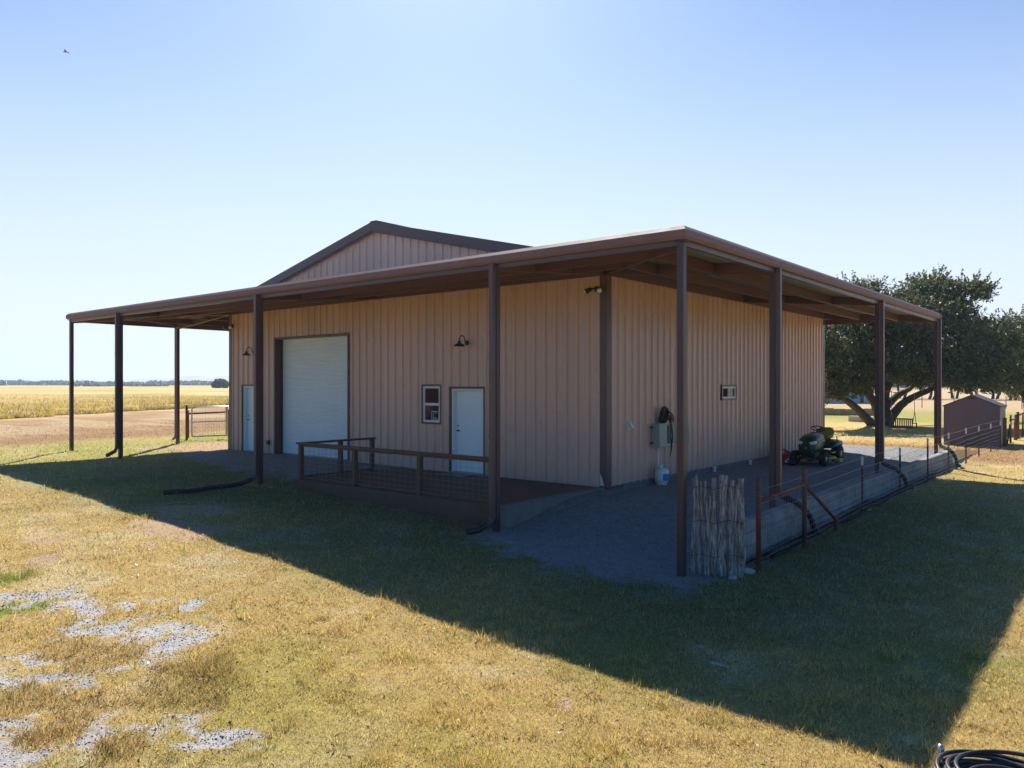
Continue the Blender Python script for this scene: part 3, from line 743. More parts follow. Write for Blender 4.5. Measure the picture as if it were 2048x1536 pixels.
column(0, -PX, down=(0, -1, zz0(0, -3.4)+.22)); column(-7, -PX, down=(0, -1, zz0(-7, -3.4)+.20)); column(-14, -PX, down=(0, -1, zz0(-14, -3.4)+.28))
column(-17.4, -PX); column(-17.4, 0, down=(-1, 0, .3)); column(-17.4, D/2); column(-17.4, D-.05)
column(PX, 0, down=(1, 0, .22)); column(PX, D/2, down=(1, 0, .20)); column(PX, D-.05, down=(1, 0, .20))

# corrugated drain pipes
def corrugated(pts, r, n=12):
    P = [Vector(p) for p in pts]; out = []
    seg = 14*(len(P)-1)
    def cr(t):
        i = min(int(t), len(P)-2); f = t-i; p0 = P[max(i-1, 0)]; p1 = P[i]; p2 = P[i+1]; p3 = P[min(i+2, len(P)-1)]
        return .5*((2*p1)+(-p0+p2)*f+(2*p0-5*p1+4*p2-p3)*f*f+(-p0+3*p1-3*p2+p3)*f**3)
    L_ = sum((P[i+1]-P[i]).length for i in range(len(P)-1)); m = max(20, int(L_/.009)); m -= m % 2
    pts2 = [cr(t) for t in np.linspace(0, len(P)-1, m)]; rs = [r*(1.0 if (i//2) % 2 else .86) for i in range(m)]
    return MB().tube(pts2, rs, n)
def drain(name, label, elbow, pts, r=.055, split=None, mat='black'):
    o = thing(name, label, 'drain pipe', (0, 0, 0), group='drain pipes at the canopy downspouts')
    if elbow: 
        e0, e1, e2 = elbow
        mb = MB(); mb.tube([e0, e1, e2], .052, 4, smooth=False); mb.build('elbow', M['brown'], o)
    if pts: corrugated(pts, r).build('corrugated_pipe', M[mat], o)
    return o
g0 = lambda x, y, h=.05: (x, y, gz1(x, y)+h)
zz = zz0(-7, -3.5)
o = drain('drain_pipe', 'long black corrugated drain pipe in two lengths on grass left of the deck', ((-7, -3.50, zz+.26), (-7, -3.53, zz+.17), (-7, -3.68, zz+.10)), [(-7, -3.63, zz+.13), g0(-7, -3.8, .07), g0(-7.0, -4.0, .05), g0(-7.02, -4.25)])
corrugated([g0(-6.98, -4.27), g0(-6.95, -4.6, .06), g0(-6.93, -5.0), g0(-6.95, -5.35), g0(-7.02, -5.6, .04)], .055).build('corrugated_pipe', M['black'], o)
zz = zz0(0, -3.5)
drain('drain_pipe', 'short black corrugated drain pipe at the post in front of the deck end', ((0, -3.50, zz+.28), (0, -3.53, zz+.18), (-.02, -3.66, zz+.12)), [(-.02, -3.62, zz+.15), g0(-.05, -3.8, .07), g0(-.1, -4.0, .055)])
zz = zz0(-14, -3.5)
drain('drain_pipe', 'brown metal spout kicking out at the foot of the left front post', ((-14, -3.5, zz+.34), (-14, -3.55, zz+.22), (-14.02, -3.78, zz+.1)), None)
drain('drain_pipe', 'small brown metal spout at the foot of the far left post beside the gate', ((-17.5, 0, .36), (-17.54, 0, .26), (-17.72, 0, .16)), None)
for yk, lb, dy in ((0, 'black corrugated drain pipe arching over the block wall behind the pipe brace', .45), (D/2, 'black corrugated drain pipe draped over the middle of the block wall', .5), (D-.05, 'black corrugated drain pipe bent over the far end of the block wall', .1)):
    drain('drain_pipe', lb, ((3.5, yk, .27), (3.53, yk+.01, .17), (3.66, yk+.05, .08)), [(3.60, yk+.03, .13), (3.78, yk+.12, .03), (3.90, yk+.12+dy*.5, -.18), (3.95, yk+.12+dy*.8, -.42), (4.0, yk+.15+dy, gz1(4, yk+dy)+.03)])

# ------------------------------------------------------------------ retaining wall and porch slab
MB().box(3.5, 3.70, -2.35, 14.4, -.9, -.02).build('retaining_wall', M['block'], None)
o = bpy.data.objects['retaining_wall']; tag(o, 'low grey concrete block retaining wall along the gravel side pad', 'wall')
m = o.modifiers.new('b', 'BEVEL'); m.width = .012
MB().box(-.20, -.0, -3.16, -.06, -.8, -.004).build('porch_kerb', M['concrete'], None, .01)
tag(bpy.data.objects['porch_kerb'], 'grey concrete kerb between the wooden deck and the gravel pad', 'kerb')
# black poly pipes along the foot of the wall
for j, (xo, r_, lb) in enumerate(((3.82, .022, 'black poly pipe lying tight against the foot of the block wall'), (3.92, .018, 'black poly pipe lying in the grass just outside the wall-foot one'), (4.03, .02, 'outermost black poly pipe in the grass along the block wall'))):
    pts = []
    for yk in np.arange(-2.4+j*.3, 13.2-j*1.5, .25):
        xx = xo+.035*math.sin(yk*1.1+j*2)+.02*math.sin(yk*2.7+j); pts.append((xx, yk, gz1(xx, yk)+.02+.012*j+.02*math.sin(yk*1.7+j)**2))
    tag(MB().tube(pts, r_, 8).build('poly_pipe', M['polydull'], None), lb, 'pipe', 'poly pipes along the wall foot')

# ------------------------------------------------------------------ deck with railing
dk = thing('deck', 'dark brown wooden deck porch with wire panel railing before the entry door', 'deck', (-3, -1.6, 0)); dk.location = (0, 0, 0)
mb = MB(); yk = -3.16
while yk < -.15: mb.box(-5.93, -.205, yk, yk+.134, -.035, -.004); yk += .14
mb.build('deck_boards', M['deck'], dk)
MB().box(-5.96, -.23, -3.205, -3.165, -.62, -.002).build('fascia', M['deck'], dk)
MB().box(-5.975, -5.935, -3.16, -.04, -.5, -.002).build('fascia', M['deck'], dk)
RH = .80
rail = []
fp = [-5.86, -4.03, -2.13, -.34]; 
for xk in fp: MB().box(xk-.045, xk+.045, -3.16, -3.07, -.003, RH-.04).build('railing_post', M['deck'], dk, .004)
for yk in (-2.05, -1.12): MB().box(-5.905, -5.815, yk-.045, yk+.045, -.003, RH-.04).build('railing_post', M['deck'], dk, .004)
MB().box(-5.95, -.27, -3.19, -3.04, RH-.04, RH).build('top_rail', M['deck'], dk, .005)
MB().box(-5.935, -5.785, -3.038, -1.05, RH-.04, RH).build('top_rail', M['deck'], dk, .005)
for a, b in zip(fp[:-1], fp[1:]):
    MB().box(a+.047, b-.047, -3.135, -3.095, .03, .07).build('bottom_rail', M['deck'], dk)
    MB().box(a+.047, b-.047, -3.135, -3.095, RH-.085, RH-.042).build('sub_rail', M['deck'], dk)
    mb = MB(); y_ = -3.09
    xk = a+.12
    while xk < b-.05: mb.tube([(xk, y_, .04), (xk, y_, RH-.05)], .0022, 5); xk += .15
    zk = .12
    while zk < RH-.06: mb.tube([(a+.05, y_+.005, zk), (b-.05, y_+.005, zk)], .0022, 5); zk += .095
    mb.build('wire_panel', M['galvwire'], dk)
for a, b in ((-3.07, -2.05), (-2.05, -1.12)):
    MB().box(-5.88, -5.84, a+.047, b-.047, .03, .07).build('bottom_rail', M['deck'], dk)
    mb = MB(); yk = a+.12
    while yk < b-.05: mb.tube([(-5.83, yk, .04), (-5.83, yk, RH-.05)], .0022, 5); yk += .15
    zk = .12
    while zk < RH-.06: mb.tube([(-5.825, a+.05, zk), (-5.825, b-.05, zk)], .0022, 5); zk += .095
    mb.build('wire_panel', M['galvwire'], dk)
tag(MB().box(-4.2, -3.35, -.75, -.25, -.003, .012).build('doormat', M['black'], None), 'dark doormat on the deck before the entry door', 'doormat')

# ------------------------------------------------------------------ wall lamps
def gooseneck(x, z, label):
    o = thing('wall_lamp', label, 'lamp', (x, -.032, z), group='gooseneck lamps on the front wall')
    MB().lathe((0, 0, 0), [(.055, 0), (.055, -.02), (.03, -.035)], 16, 'y').build('back_plate', M['blackmetal'], o)
    pts = [(0, -.03, 0), (0, -.07, .02)]+[(0, -.17+.095*math.cos(a), .05+.11*math.sin(a)) for a in np.linspace(.1, PI-.0, 10)]+[(0, -.268, 0.02)]
    MB().tube(pts, .011, 8).build('gooseneck', M['blackmetal'], o)
    MB().lathe((0, -.268, -.06), [(.132, -.03), (.13, -.018), (.11, .004), (.075, .026), (.045, .04), (.036, .052), (.034, .095), (.018, .10)], 24).build('lamp_shade', M['blackmetal'], o)
    return o
gooseneck(-3.78, 3.03, 'black gooseneck barn lamp above the door by the deck')
gooseneck(-12.62, 3.03, 'black gooseneck barn lamp above the far left door')
def flood(x, y, z, label):
    o = thing('flood_light', label, 'flood light', (x, y, z), group='twin flood lights at the building corners')
    MB().lathe((0, 0, 0), [(.06, 0), (.06, -.02), (.035, -.04)], 14, 'y').build('base', M['blackmetal'], o)
    for s in (-1, 1):
        a = Vector((s*.06, -.09, 0)); d_ = Vector((s*.75, -.55, -.42)).normalized()
        MB().tube([(0, -.035, 0), (s*.04, -.07, .01), a], .014, 8).build('arm', M['blackmetal'], o)
        h = MB().tube([a, a+d_*.04, a+d_*.09, a+d_*.15], [.03, .04, .05, .058], 14).build('lamp_head', M['blackmetal'], o)
        MB().tube([a+d_*.151, a+d_*.165, a+d_*.172], [.053, .045, .02], 14).build('bulb', M['lens'], h)
flood(-.20, -.035, 4.0, 'twin flood light high beside the near building corner')
flood(-13.86, -.035, 3.9, 'twin flood light high beside the far left corner')

# ------------------------------------------------------------------ electrical boxes, hose coil, tank
eb = thing('electrical_box', 'grey green electrical box on the side wall above the propane tank', 'electrical box', (.035, 1.97, .69))
MB().box(0, .17, -.17, .17, 0, .52).build('case', M['boxgrey'], eb, .006)
MB().box(.172, .186, -.165, .165, .01, .51).build('door', M['boxgrey'], eb, .004)
MB().box(.186, .2, .12, .14, .22, .3).build('latch', M['silver'], eb)
MB().tube([(.06, 0, 0), (.06, 0, -.78)], .02, 10).build('conduit', M['vinyl'], eb)
for q_ in (.08, .42): MB().box(-.005, .03, -.24, -.17, q_, q_+.03).build('bracket', M['blackmetal'], eb)
eb = thing('electrical_box', 'second grey green electrical box with its cover swung open', 'electrical box', (.035, 2.55, .74))
MB().box(0, .10, -.12, .13, 0, .40).build('case', M['boxgrey'], eb, .005)
MB().box(.102, .112, -.10, .10, .03, .37).build('breaker_panel', M['silver'], eb)
MB().add([(.10, .14, 0), (.34, .34, -.02), (.34, .34, .40), (.10, .14, .42), (.10, .155, 0), (.34, .355, -.02), (.34, .355, .40), (.10, .155, .42)], [(0, 1, 2, 3), (4, 5, 6, 7), (0, 1, 5, 4), (1, 2, 6, 5), (2, 3, 7, 6), (3, 0, 4, 7)]).build('door', M['boxgrey'], eb)
MB().tube([(.06, -.35, .0), (.06, -.1, -.03), (.06, .12, -.03)], .018, 8).build('conduit', M['vinyl'], eb)
o = thing('power_cord', 'thick black power cord coiled on a hook above the electrical boxes', 'cord', (.10, 2.15, 1.36))
mb = MB(); rr = random.Random(4)
for k in range(9):
    a = .10+.05*rr.random(); b = .12+.06*rr.random(); cy = -.02+rr.uniform(-.06, .08); cz = rr.uniform(-.03, .05); dx = rr.uniform(0, .08)
    mb.tube([(dx+.015*math.sin(3*t), cy+a*math.cos(t), cz+b*math.sin(t)) for t in np.linspace(0, 2*PI, 22)], .014, 7)
mb.tube([(.1, .10, .1), (.12, .22, .05), (.12, .31, -.05), (.12, .28, -.14), (.1, .2, -.12), (.1, .12, .02)], .014, 7)
mb.tube([(.12, .10, 0), (.14, .17, -.2), (.15, .20, -.45), (.13, .17, -.75), (.1, .16, -.9)], [.016, .016, .016, .014, .009], 7)
mb.tube([(.12, .02, 0), (.16, .09, -.2), (.16, .10, -.5), (.14, .16, -.75)], .014, 7)
mb.build('coil', M['poly'], o)
MB().tube([(.14, .13, .06), (.15, .16, -.04), (.15, .17, -.10)], [.02, .03, .018], 10).build('plug', M['orange'], o)
tk = thing('propane_tank', 'white propane tank with blue label standing by the side wall', 'gas tank', (.24, 1.86, gz1(.24, 1.86)-.005))
MB().lathe((0, 0, 0), [(.11, .0), (.115, .03), (.10, .035), (.13, .05), (.153, .10), (.156, .20), (.156, .27), (.14, .325), (.10, .355), (.05, .368)], 28).build('body', M['tankwhite'], tk)
mb = MB()
for k in range(3):
    a = k*2*PI/3+.4; pts = [(.095*math.cos(a+t), .095*math.sin(a+t), .365) for t in (0, .5, 1.0)]; pts2 = [(p[0], p[1], .46) for p in pts]
    mb.add(pts+pts2+[(p[0]*.95, p[1]*.95, p[2]) for p in pts+pts2], [(0, 1, 4, 3), (1, 2, 5, 4), (6, 7, 10, 9), (7, 8, 11, 10), (3, 4, 10, 9), (4, 5, 11, 10), (0, 3, 9, 6), (2, 5, 11, 8)])
mb.build('collar', M['tankwhite'], tk)
mb = MB().lathe((0, 0, .365), [(.022, 0), (.02, .04), (.03, .05), (.03, .065)], 12); mb.tube([(0, 0, .39), (.05, .0, .39)], .012, 8); mb.build('valve', M['brass'], tk)
vs = []; A = np.linspace(-.75, .75, 12)-.15
for a in A: vs += [(.158*math.cos(a), .158*math.sin(a), .10), (.158*math.cos(a), .158*math.sin(a), .25)]
MB().add(vs, [(2*i, 2*i+2, 2*i+3, 2*i+1) for i in range(11)], True).build('label', M['labelblue'], tk)
for (yy, zz, lb) in ((4.78, .02, 'small white vent cap tipped open at the wall base'), (7.02, .0, 'white capped pipe stub farther along the wall base')):
    o = thing('vent_pipe', lb, 'vent pipe', (.12, yy, gz1(.12, yy)))
    MB().lathe((0, 0, 0), [(.038, -.02), (.038, .08)], 14).build('pipe', M['vinyl'], o)
    MB().lathe((0, 0, .08), [(.046, 0), (.046, .04), (.025, .05)], 14).build('cap', M['vinyl'], o)

# ------------------------------------------------------------------ riding mower (front towards -y)
mw = thing('riding_mower', 'green and yellow riding lawn mower parked on the gravel by the side wall', 'lawn mower', (1.45, 7.75, gz1(1.45, 8.2)))
def wheel(x, y, r, w):
    t = MB().lathe((x, y, r), [(r*.62, -w/2), (r*.9, -w/2), (r, -w*.32), (r, w*.32), (r*.9, w/2), (r*.62, w/2)], 28, 'x').build('wheel', M['rubber'], mw)
    MB().lathe((x, y, r), [(r*.2, -w*.54), (r*.6, -w*.42), (r*.62, -w*.38), (r*.62, w*.38), (r*.6, w*.42), (r*.2, w*.54)], 24, 'x').build('rim', M['yellow'], t)
wheel(-.37, 0, .19, .15); wheel(.37, 0, .19, .15); wheel(-.36, 1.2, .25, .22); wheel(.36, 1.2, .25, .22)
MB().loft([(-.27, 0, .50, .10, .10), (-.25, 0, .50, .19, .17), (-.17, 0, .53, .235, .225), (0, 0, .56, .245, .245), (.2, 0, .58, .25, .25), (.42, 0, .60, .25, .25), (.50, 0, .60, .24, .24)], 28, e=.62).build('hood', M['green'], mw)
MB().loft([(-.285, 0, .36, .14, .05), (-.27, 0, .36, .17, .08), (-.2, 0, .36, .2, .09)], 24, e=.5).build('bumper', M['black'], mw)
for s in (-1, 1):
    hl = MB().loft([(-.264, s*.135, .60, .06, .03), (-.24, s*.145, .61, .085, .045), (-.16, s*.16, .625, .09, .05)], 16, e=.6).build('headlight', M['lens'], mw)
    MB().beam((s*.247, .02, .62), (s*.256, .47, .66), .012, .05).build('side_stripe', M['yellow'], mw)
MB().loft([(-.288, 0, .47, .03, .012), (-.27, 0, .47, .035, .016)], 12).build('badge', M['silver'], mw)
MB().loft([(.46, 0, .62, .21, .21), (.56, 0, .66, .20, .20), (.63, 0, .68, .16, .17), (.66, 0, .69, .12, .12)], 24, e=.5).build('dashboard', M['black'], mw)
MB().box(-.17, .17, -.1, 1.35, .2, .34).build('chassis', M['blackmetal'], mw, .01)
MB().tube([(-.37, 0, .19), (0, 0, .24), (.37, 0, .19)], .022, 8).build('axle', M['blackmetal'], mw)
mb = MB().tube([(0, .6, .82), (0, .68, .92)], .022, 10)
mb.build('steering_column', M['black'], mw)
cc = Vector((0, .70, .945)); ax = Vector((0, .45, .9)).normalized(); u = Vector((1, 0, 0)); v = ax.cross(u)
mb = MB().tube([cc+(u*math.cos(t)+v*math.sin(t))*.17 for t in np.linspace(0, 2*PI, 33)], .014, 8)
for a in (0, 2.1, 4.2): mb.tube([cc-ax*.03, cc+(u*math.cos(a)+v*math.sin(a))*.165], .012, 6)
mb.build('steering_wheel', M['black'], mw)
# rear body / fenders
MB().loft([(.72, 0, .44, .38, .03), (.76, 0, .47, .42, .06), (.92, 0, .52, .46, .09), (1.15, 0, .55, .47, .10), (1.36, 0, .53, .46, .09), (1.46, 0, .48, .42, .05)], 28, e=.45).build('fender', M['green'], mw)
for s in (-1, 1): MB().box(s*.25, s*.45, .42, .78, .30, .345).build('footrest', M['green'], mw, .01)
for s in (-1, 1): MB().box(s*.455, s*.472, 1.02, 1.10, .56, .62).build('decal', M['yellow'], mw, .003)
MB().loft([(.98, 0, .70, .17, .04), (1.0, 0, .70, .22, .065), (1.15, 0, .70, .235, .06), (1.3, 0, .72, .23, .07), (1.34, 0, .73, .2, .05)], 24, e=.6).build('seat', M['seatyellow'], mw)
secs = []
for t_, hw, th, yy in ((.70, .20, .06, 1.30), (.76, .235, .06, 1.33), (.85, .235, .05, 1.36), (.92, .20, .045, 1.38), (.955, .13, .025, 1.39)): secs.append((t_, 0, yy, hw, th))
MB().loft(secs, 24, axis='z', e=.7).build('backrest', M['seatyellow'], mw)
for s in (-1, 1): MB().tube([(s*.36, 1.15, .62), (s*.37, 1.15, .70), (s*.37, 1.06, .725)], .014, 8).build('lever', M['black'], mw)
MB().loft([(.25, 0, .17, .30, .03), (.28, 0, .17, .42, .055), (.6, 0, .18, .52, .06), (.85, 0, .17, .42, .055), (.9, 0, .17, .3, .03)], 24, e=.5).build('mower_deck', M['yellow'], mw)
MB().box(.50, .66, .42, .72, .09, .17).build('discharge_chute', M['yellow'], mw, .01)
gc = thing('gas_can', 'red plastic fuel can with black spout beside the mower', 'fuel can', (.86, 7.75, gz1(.86, 7.75)-.004), .3)
MB().loft([(0, 0, 0, .13, .10), (.02, 0, 0, .14, .11), (.2, 0, 0, .14, .11), (.26, 0, 0, .12, .09), (.29, 0, 0, .08, .06)], 24, axis='z', e=.5).build('body', M['red'], gc)
mb = MB().tube([(-.09, 0, .27), (-.08, 0, .34), (.05, 0, .35), (.09, 0, .27)], .014, 8); mb.build('handle', M['red'], gc)
MB().tube([(.02, 0, .28), (.03, 0, .33), (-.12, 0, .42)], [.03, .025, .012], 10).build('spout', M['black'], gc)
MB().box(-.05, .05, -.114, -.111, .06, .17).build('label', M['vinyl'], gc)
gc = thing('water_jug', 'blue plastic jug standing between the wall and the red fuel can', 'jug', (.56, 7.7, gz1(.56, 7.7)-.004))
MB().lathe((0, 0, 0), [(.10, 0), (.12, .015), (.12, .25), (.09, .3), (.035, .33), (.035, .36)], 22).build('body', M['blue'], gc)
MB().lathe((0, 0, .36), [(.042, 0), (.042, .03), (.02, .04)], 14).build('cap', M['black'], gc)
MB().tube([(.10, 0, .3), (.13, 0, .36), (.04, 0, .38)], .01, 8).build('handle', M['black'], gc)
o = thing('weed_trimmer', 'black string trimmer lying on the gravel before the mower', 'trimmer', (1.05, 7.55, gz1(1.05, 7.5)))
MB().tube([(-.35, .1, .30), (-.1, 0, .12), (.12, -.05, .06)], .014, 8).build('shaft', M['blackmetal'], o)
MB().loft([(-.07, 0, .06, .02, .02), (-.05, 0, .06, .07, .06), (.05, 0, .07, .08, .07), (.08, 0, .06, .03, .03)], 16).build('engine', M['black'], o)

# ------------------------------------------------------------------ cedar picket bundle fence
cf = thing('picket_fence', 'short fence of crooked weathered cedar stakes wired together beside the corner post', 'fence', (3.55, -3.0, 0)); cf.location = (0, 0, 0)
P0 = np.array([3.47, -3.22]); P1 = np.array([4.10, -2.95]); rr = random.Random(12)
specs = [(.03, .030, 1.33, .0), (.10, .026, 1.37, -.10), (.20, .023, 1.30, -.14), (.29, .026, 1.31, -.10), (.37, .022, 1.12, -.05), (.44, .040, 1.36, -.02), (.60, .062, 1.40, .03), (.73, .020, 1.2, .0), (.78, .042, 1.33, -.02), (.87, .026, 1.28, .04), (.96, .050, 1.38, .0)]
for (t_, r_, h, lean) in specs:
    b = P0+(P1-P0)*(t_-lean*.6); tp = P0+(P1-P0)*(t_+lean*.3); zb = gz1(b[0], b[1])-.1; n = 14; pts = []; rs = []
    ph = rr.random()*6
    for i in range(n):
        f = i/(n-1); wv = .012*math.sin(f*7+ph)+.008*math.sin(f*17+ph*2)
        pts.append((b[0]+(tp[0]-b[0])*f+wv, b[1]+(tp[1]-b[1])*f+.01*math.cos(f*9+ph), zb+(h+.1)*f))
        rs.append(r_*(1.12-.3*f)*(1+.13*math.sin(f*23+ph*3)+.06*rr.uniform(-1, 1)))
    mb = MB(); mb.tube(pts, rs, 11)
    for i, q in enumerate(mb.v):
        mb.v[i] = (q[0]+rr.uniform(-.1, .1)*r_, q[1]+rr.uniform(-.1, .1)*r_, q[2])
    mb.build('stake', M['cedar'], cf)
for zz in (.62, .15, -.32):
    mb = MB()
    for sd in (-.07, .07):
        nx_ = -(P1-P0)[1]/.7*sd; ny_ = (P1-P0)[0]/.7*sd
        mb.tube([(P0[0]+(P1-P0)[0]*f+nx_*(1+.25*math.sin(f*19)), P0[1]+(P1-P0)[1]*f+ny_*(1+.25*math.sin(f*19)), zz+.02*math.sin(f*11)+.035*f) for f in np.linspace(0, 1, 22)], .0035, 5)
    mb.build('tie_wire', M['blackmetal'], cf)

# ------------------------------------------------------------------ wire fence
pf = thing('pipe_brace', 'rusty steel pipe fence brace with two posts, a crossbar and a slanted leg', 'fence brace', (0, 0, 0))
MB().tube([(4.1, -2.4, -.75), (4.1, -2.4, .70), (4.1, -2.4, .72)], [.036, .036, .02], 14).build('post', M['rust'], pf)
MB().tube([(4.1, -.48, -.75), (4.1, -.48, .68), (4.1, -.48, .71)], [.036, .036, .02], 14).build('post', M['rust'], pf)
MB().tube([(4.1, -2.37, .39), (4.1, -.51, .44)], .03, 14).build('crossbar', M['rust'], pf)
MB().tube([(4.1, -.45, .43), (4.1, 1.18, -.36)], .03, 14).build('brace_leg', M['rust'], pf)
MB().tube([(4.1, 1.2, -.70), (4.1, 1.2, -.30)], .04, 14).build('anchor_stub', M['rust'], pf)
fw = thing('wire_fence', 'galvanised field wire strung along the retaining wall and past the shed', 'fence', (0, 0, 0))
TY = [(3.23, .62), (6.31, .60), (9.25, .65), (12.01, .67), (14.8, .68), (17.24, .64), (19.86, .62), (22.3, .62)]
FX = 4.02
hs = [0.03, .10, .18, .27, .37, .49, .62, .76, .92]
mb = MB(); nodes = [(-2.4, -.60, .66)]+[(y_, gz1(FX, y_), t_) for y_, t_ in TY]
for j, h in enumerate(hs+[1.12]):
    pts = []
    for (a, za, ta), (b, zb_, tb) in zip(nodes[:-1], nodes[1:]):
        for f in np.linspace(0, 1, 5)[:-1]:
            y_ = a+(b-a)*f; pts.append((FX+.008*math.sin(y_*3+j), y_, za+(zb_-za)*f+h-.018*math.sin(PI*f)))
    pts.append((FX, nodes[-1][0], nodes[-1][1]+h)); mb.tube(pts, .0028, 4)
mb.build('line_wires', M['fencewire'], fw)
mb = MB(); yk = -2.3
while yk < 12:
    za = float(np.interp(yk, [n_[0] for n_ in nodes], [n_[1] for n_ in nodes])); mb.tube([(FX, yk, za+.03), (FX, yk, za+.92)], .0015, 3); yk += .1
mb.build('stay_wires', M['fencewire'], fw)
def tpost(x, y, top, label):
    zb = gz1(x, y)-.15; o = thing('fence_post', label, 'fence post', (x, y, zb), group='white tipped steel fence posts')
    h = top-zb; mb = MB(); w = .022
    mb.box(-w, w, .0, .007, 0, h-.18); mb.box(-.004, .004, -.028, -.0005, 0, h-.18)
    for k in range(int((h-.2)/.055)): mb.box(-.006, .006, .007, .014, .1+k*.055, .12+k*.055)
    mb.build('shaft', M['rust'], o)
    mb = MB(); mb.box(-w, w, .0, .007, h-.18, h); mb.box(-.004, .004, -.028, -.0005, h-.18, h)
    mb.build('white_tip', M['tankwhite'], o)
ords = ['nearest white tipped steel post beside the pipe brace leg', 'white tipped steel post near the middle drain pipe', 'third white tipped steel post beyond the middle drain pipe', 'white tipped steel post beside the far wall end', 'first white tipped steel post on the open grass past the wall', 'white tipped steel post in front of the shed middle', 'white tipped steel post near the shed right edge', 'last white tipped steel post beside the shed corner']
for (y_, t_), lb in zip(TY, ords): tpost(FX-.03, y_, t_, lb)
# pipe H-brace and stub posts at the shed
o = thing('pipe_brace', 'dark rusty pipe brace panel standing to the right of the shed', 'fence brace', (0, 0, 0))
for (xk, yk, h, r_) in ((4.05, 23.0, 1.15, .07), (3.98, 25.3, 1.2, .045), (3.95, 27.2, 1.12, .07), (3.94, 28.0, 1.2, .07), (3.9, 30.2, 1.1, .03), (3.9, 31.0, 1.35, .045)):
    zb = gz1(xk, yk); MB().tube([(xk, yk, zb-.2), (xk, yk, zb+h)], r_, 10).build('post', M['rust'], o)
zb = -.42
MB().tube([(3.98, 25.3, zb+.95), (3.94, 27.5, zb+.98)], .035, 8).build('crossbar', M['rust'], o); MB().tube([(3.94, 28.0, zb+1.05), (3.9, 31, zb+1.15)], .035, 8).build('crossbar', M['rust'], o)
MB().tube([(4.02, 23.9, zb), (3.98, 25.3, zb+.9)], .035, 8).build('brace_leg', M['rust'], o); MB().tube([(3.9, 31.0, zb+1.2), (3.86, 33.0, zb)], .035, 8).build('brace_leg', M['rust'], o)

# ------------------------------------------------------------------ shed
def shed():
    # ridge runs away from the camera; front gable faces it
    az = math.atan2(-(22.7-CAM[1]), -(2.9-CAM[0]))
    a = Vector((2.0, 23.1)); 
    fx = Vector((3.72-1.97, 22.0-23.15)).normalized()       # along the gable, left to right
    fx = Vector((.998, .04)).normalized(); L_ = 2.0
    bx_ = Vector((-fx.y, fx.x))
    o = thing('garden_shed', 'small mauve brown metal garden shed with a dark gable roof', 'shed', (1.92, 22.9, gz1(2.5, 23)+.0), math.atan2(fx.y, fx.x))
    w, dp, e, rg = 1.98, 2.3, 1.62, 2.04
    mb = MB(); n = 36
    zt = lambda s: e+(rg-e)*(1-abs(s-w/2)/(w/2))
    for (y_, sg) in ((0, -1), (dp, 1)):
        for k in range(n):
            a, b = w*k/n, w*(k+1)/n; oa = -.012*sg*0+ (.008 if k % 4 == 0 else 0)*sg
            mb.add([(a, y_+oa, 0), (b, y_+oa, 0), (b, y_+oa, zt(b)), (a, y_+oa, zt(a))], [(0, 1, 2, 3)])
    mb.box(0, .02, .005, dp-.005, 0, e); mb.box(w-.02, w, .005, dp-.005, 0, e)
    mb.build('wall', M['shedwall'], o)
    mb = MB()
    for sg in (-1, 1):
        xe = w/2+sg*(w/2+.06); ze = e-.045
        v = [(w/2, -.06, rg+.0), (xe, -.06, ze), (xe, dp+.06, ze), (w/2, dp+.06, rg+.0), (w/2, -.06, rg+.035), (xe, -.06, ze+.035), (xe, dp+.06, ze+.035), (w/2, dp+.06, rg+.035)]
        mb.add(v, [(0, 1, 2, 3), (4, 5, 6, 7), (0, 1, 5, 4), (1, 2, 6, 5), (2, 3, 7, 6)])
    mb.build('roof', M['shedroof'], o)
    MB().add([(w/2-.2, -.012, rg-.15), (w/2+.2, -.012, rg-.15), (w/2, -.012, rg-.05), (w/2-.2, -.02, rg-.15), (w/2+.2, -.02, rg-.15), (w/2, -.02, rg-.05)], [(0, 1, 2), (3, 4, 5), (0, 1, 4, 3), (1, 2, 5, 4), (2, 0, 3, 5)]).build('vent', M['black'], o)
    for xk in (.012, w-.03): MB().box(xk-.02, xk+.03, -.024, -.009, 0, e-.03).build('corner_trim', M['shedwall'], o)
shed()

# ------------------------------------------------------------------ gate on the left
gt = thing('farm_gate', 'silver tube farm gate with wire mesh at the far left of the canopy', 'gate', (-18.95, 1.3, 0), math.atan2(1.0, .25))
mb = MB(); r_ = .028; Lg, H0, H1 = 3.6, .12, 1.22
mb.tube([(.05, 0, H0), (.03, 0, H0+.1), (.03, 0, H1-.12), (.06, 0, H1-.03), (.14, 0, H1), (Lg, 0, H1), (Lg, 0, H0), (.05, 0, H0)], r_, 10)
mb.build('gate_frame', M['silver'], gt)
MB().tube([(.04, 0, .66), (Lg, 0, .67)], .024, 10).build('crossbar', M['silver'], gt)
MB().box(1.25, 1.33, -.02, .02, H0, H1).build('upright', M['silver'], gt)
mb = MB(); k = .12
while k < Lg: mb.tube([(k, .01, H0), (k, .01, H1)], .003, 4); k += .1
for zk in np.arange(.2, 1.2, .12): mb.tube([(.04, .012, zk), (Lg, .012, zk)], .0025, 4)
mb.build('wire_mesh', M['galvwire'], gt)
for (xk, yk, h, lb) in ((-18.98, 1.15, 1.28, 'brown pipe gate post carrying the silver farm gate'), (-14.13, .03, 1.25, 'brown pipe post standing tight against the far left building corner')):
    o = MB().tube([(xk, yk, -.2), (xk, yk, h), (xk, yk, h+.02)], [.045, .045, .02], 12).build('gate_post', M['rust'], None); tag(o, lb, 'gate post')
o = thing('pipe_brace', 'brown pipe brace seen through the mesh of the farm gate', 'fence brace', (0, 0, 0))
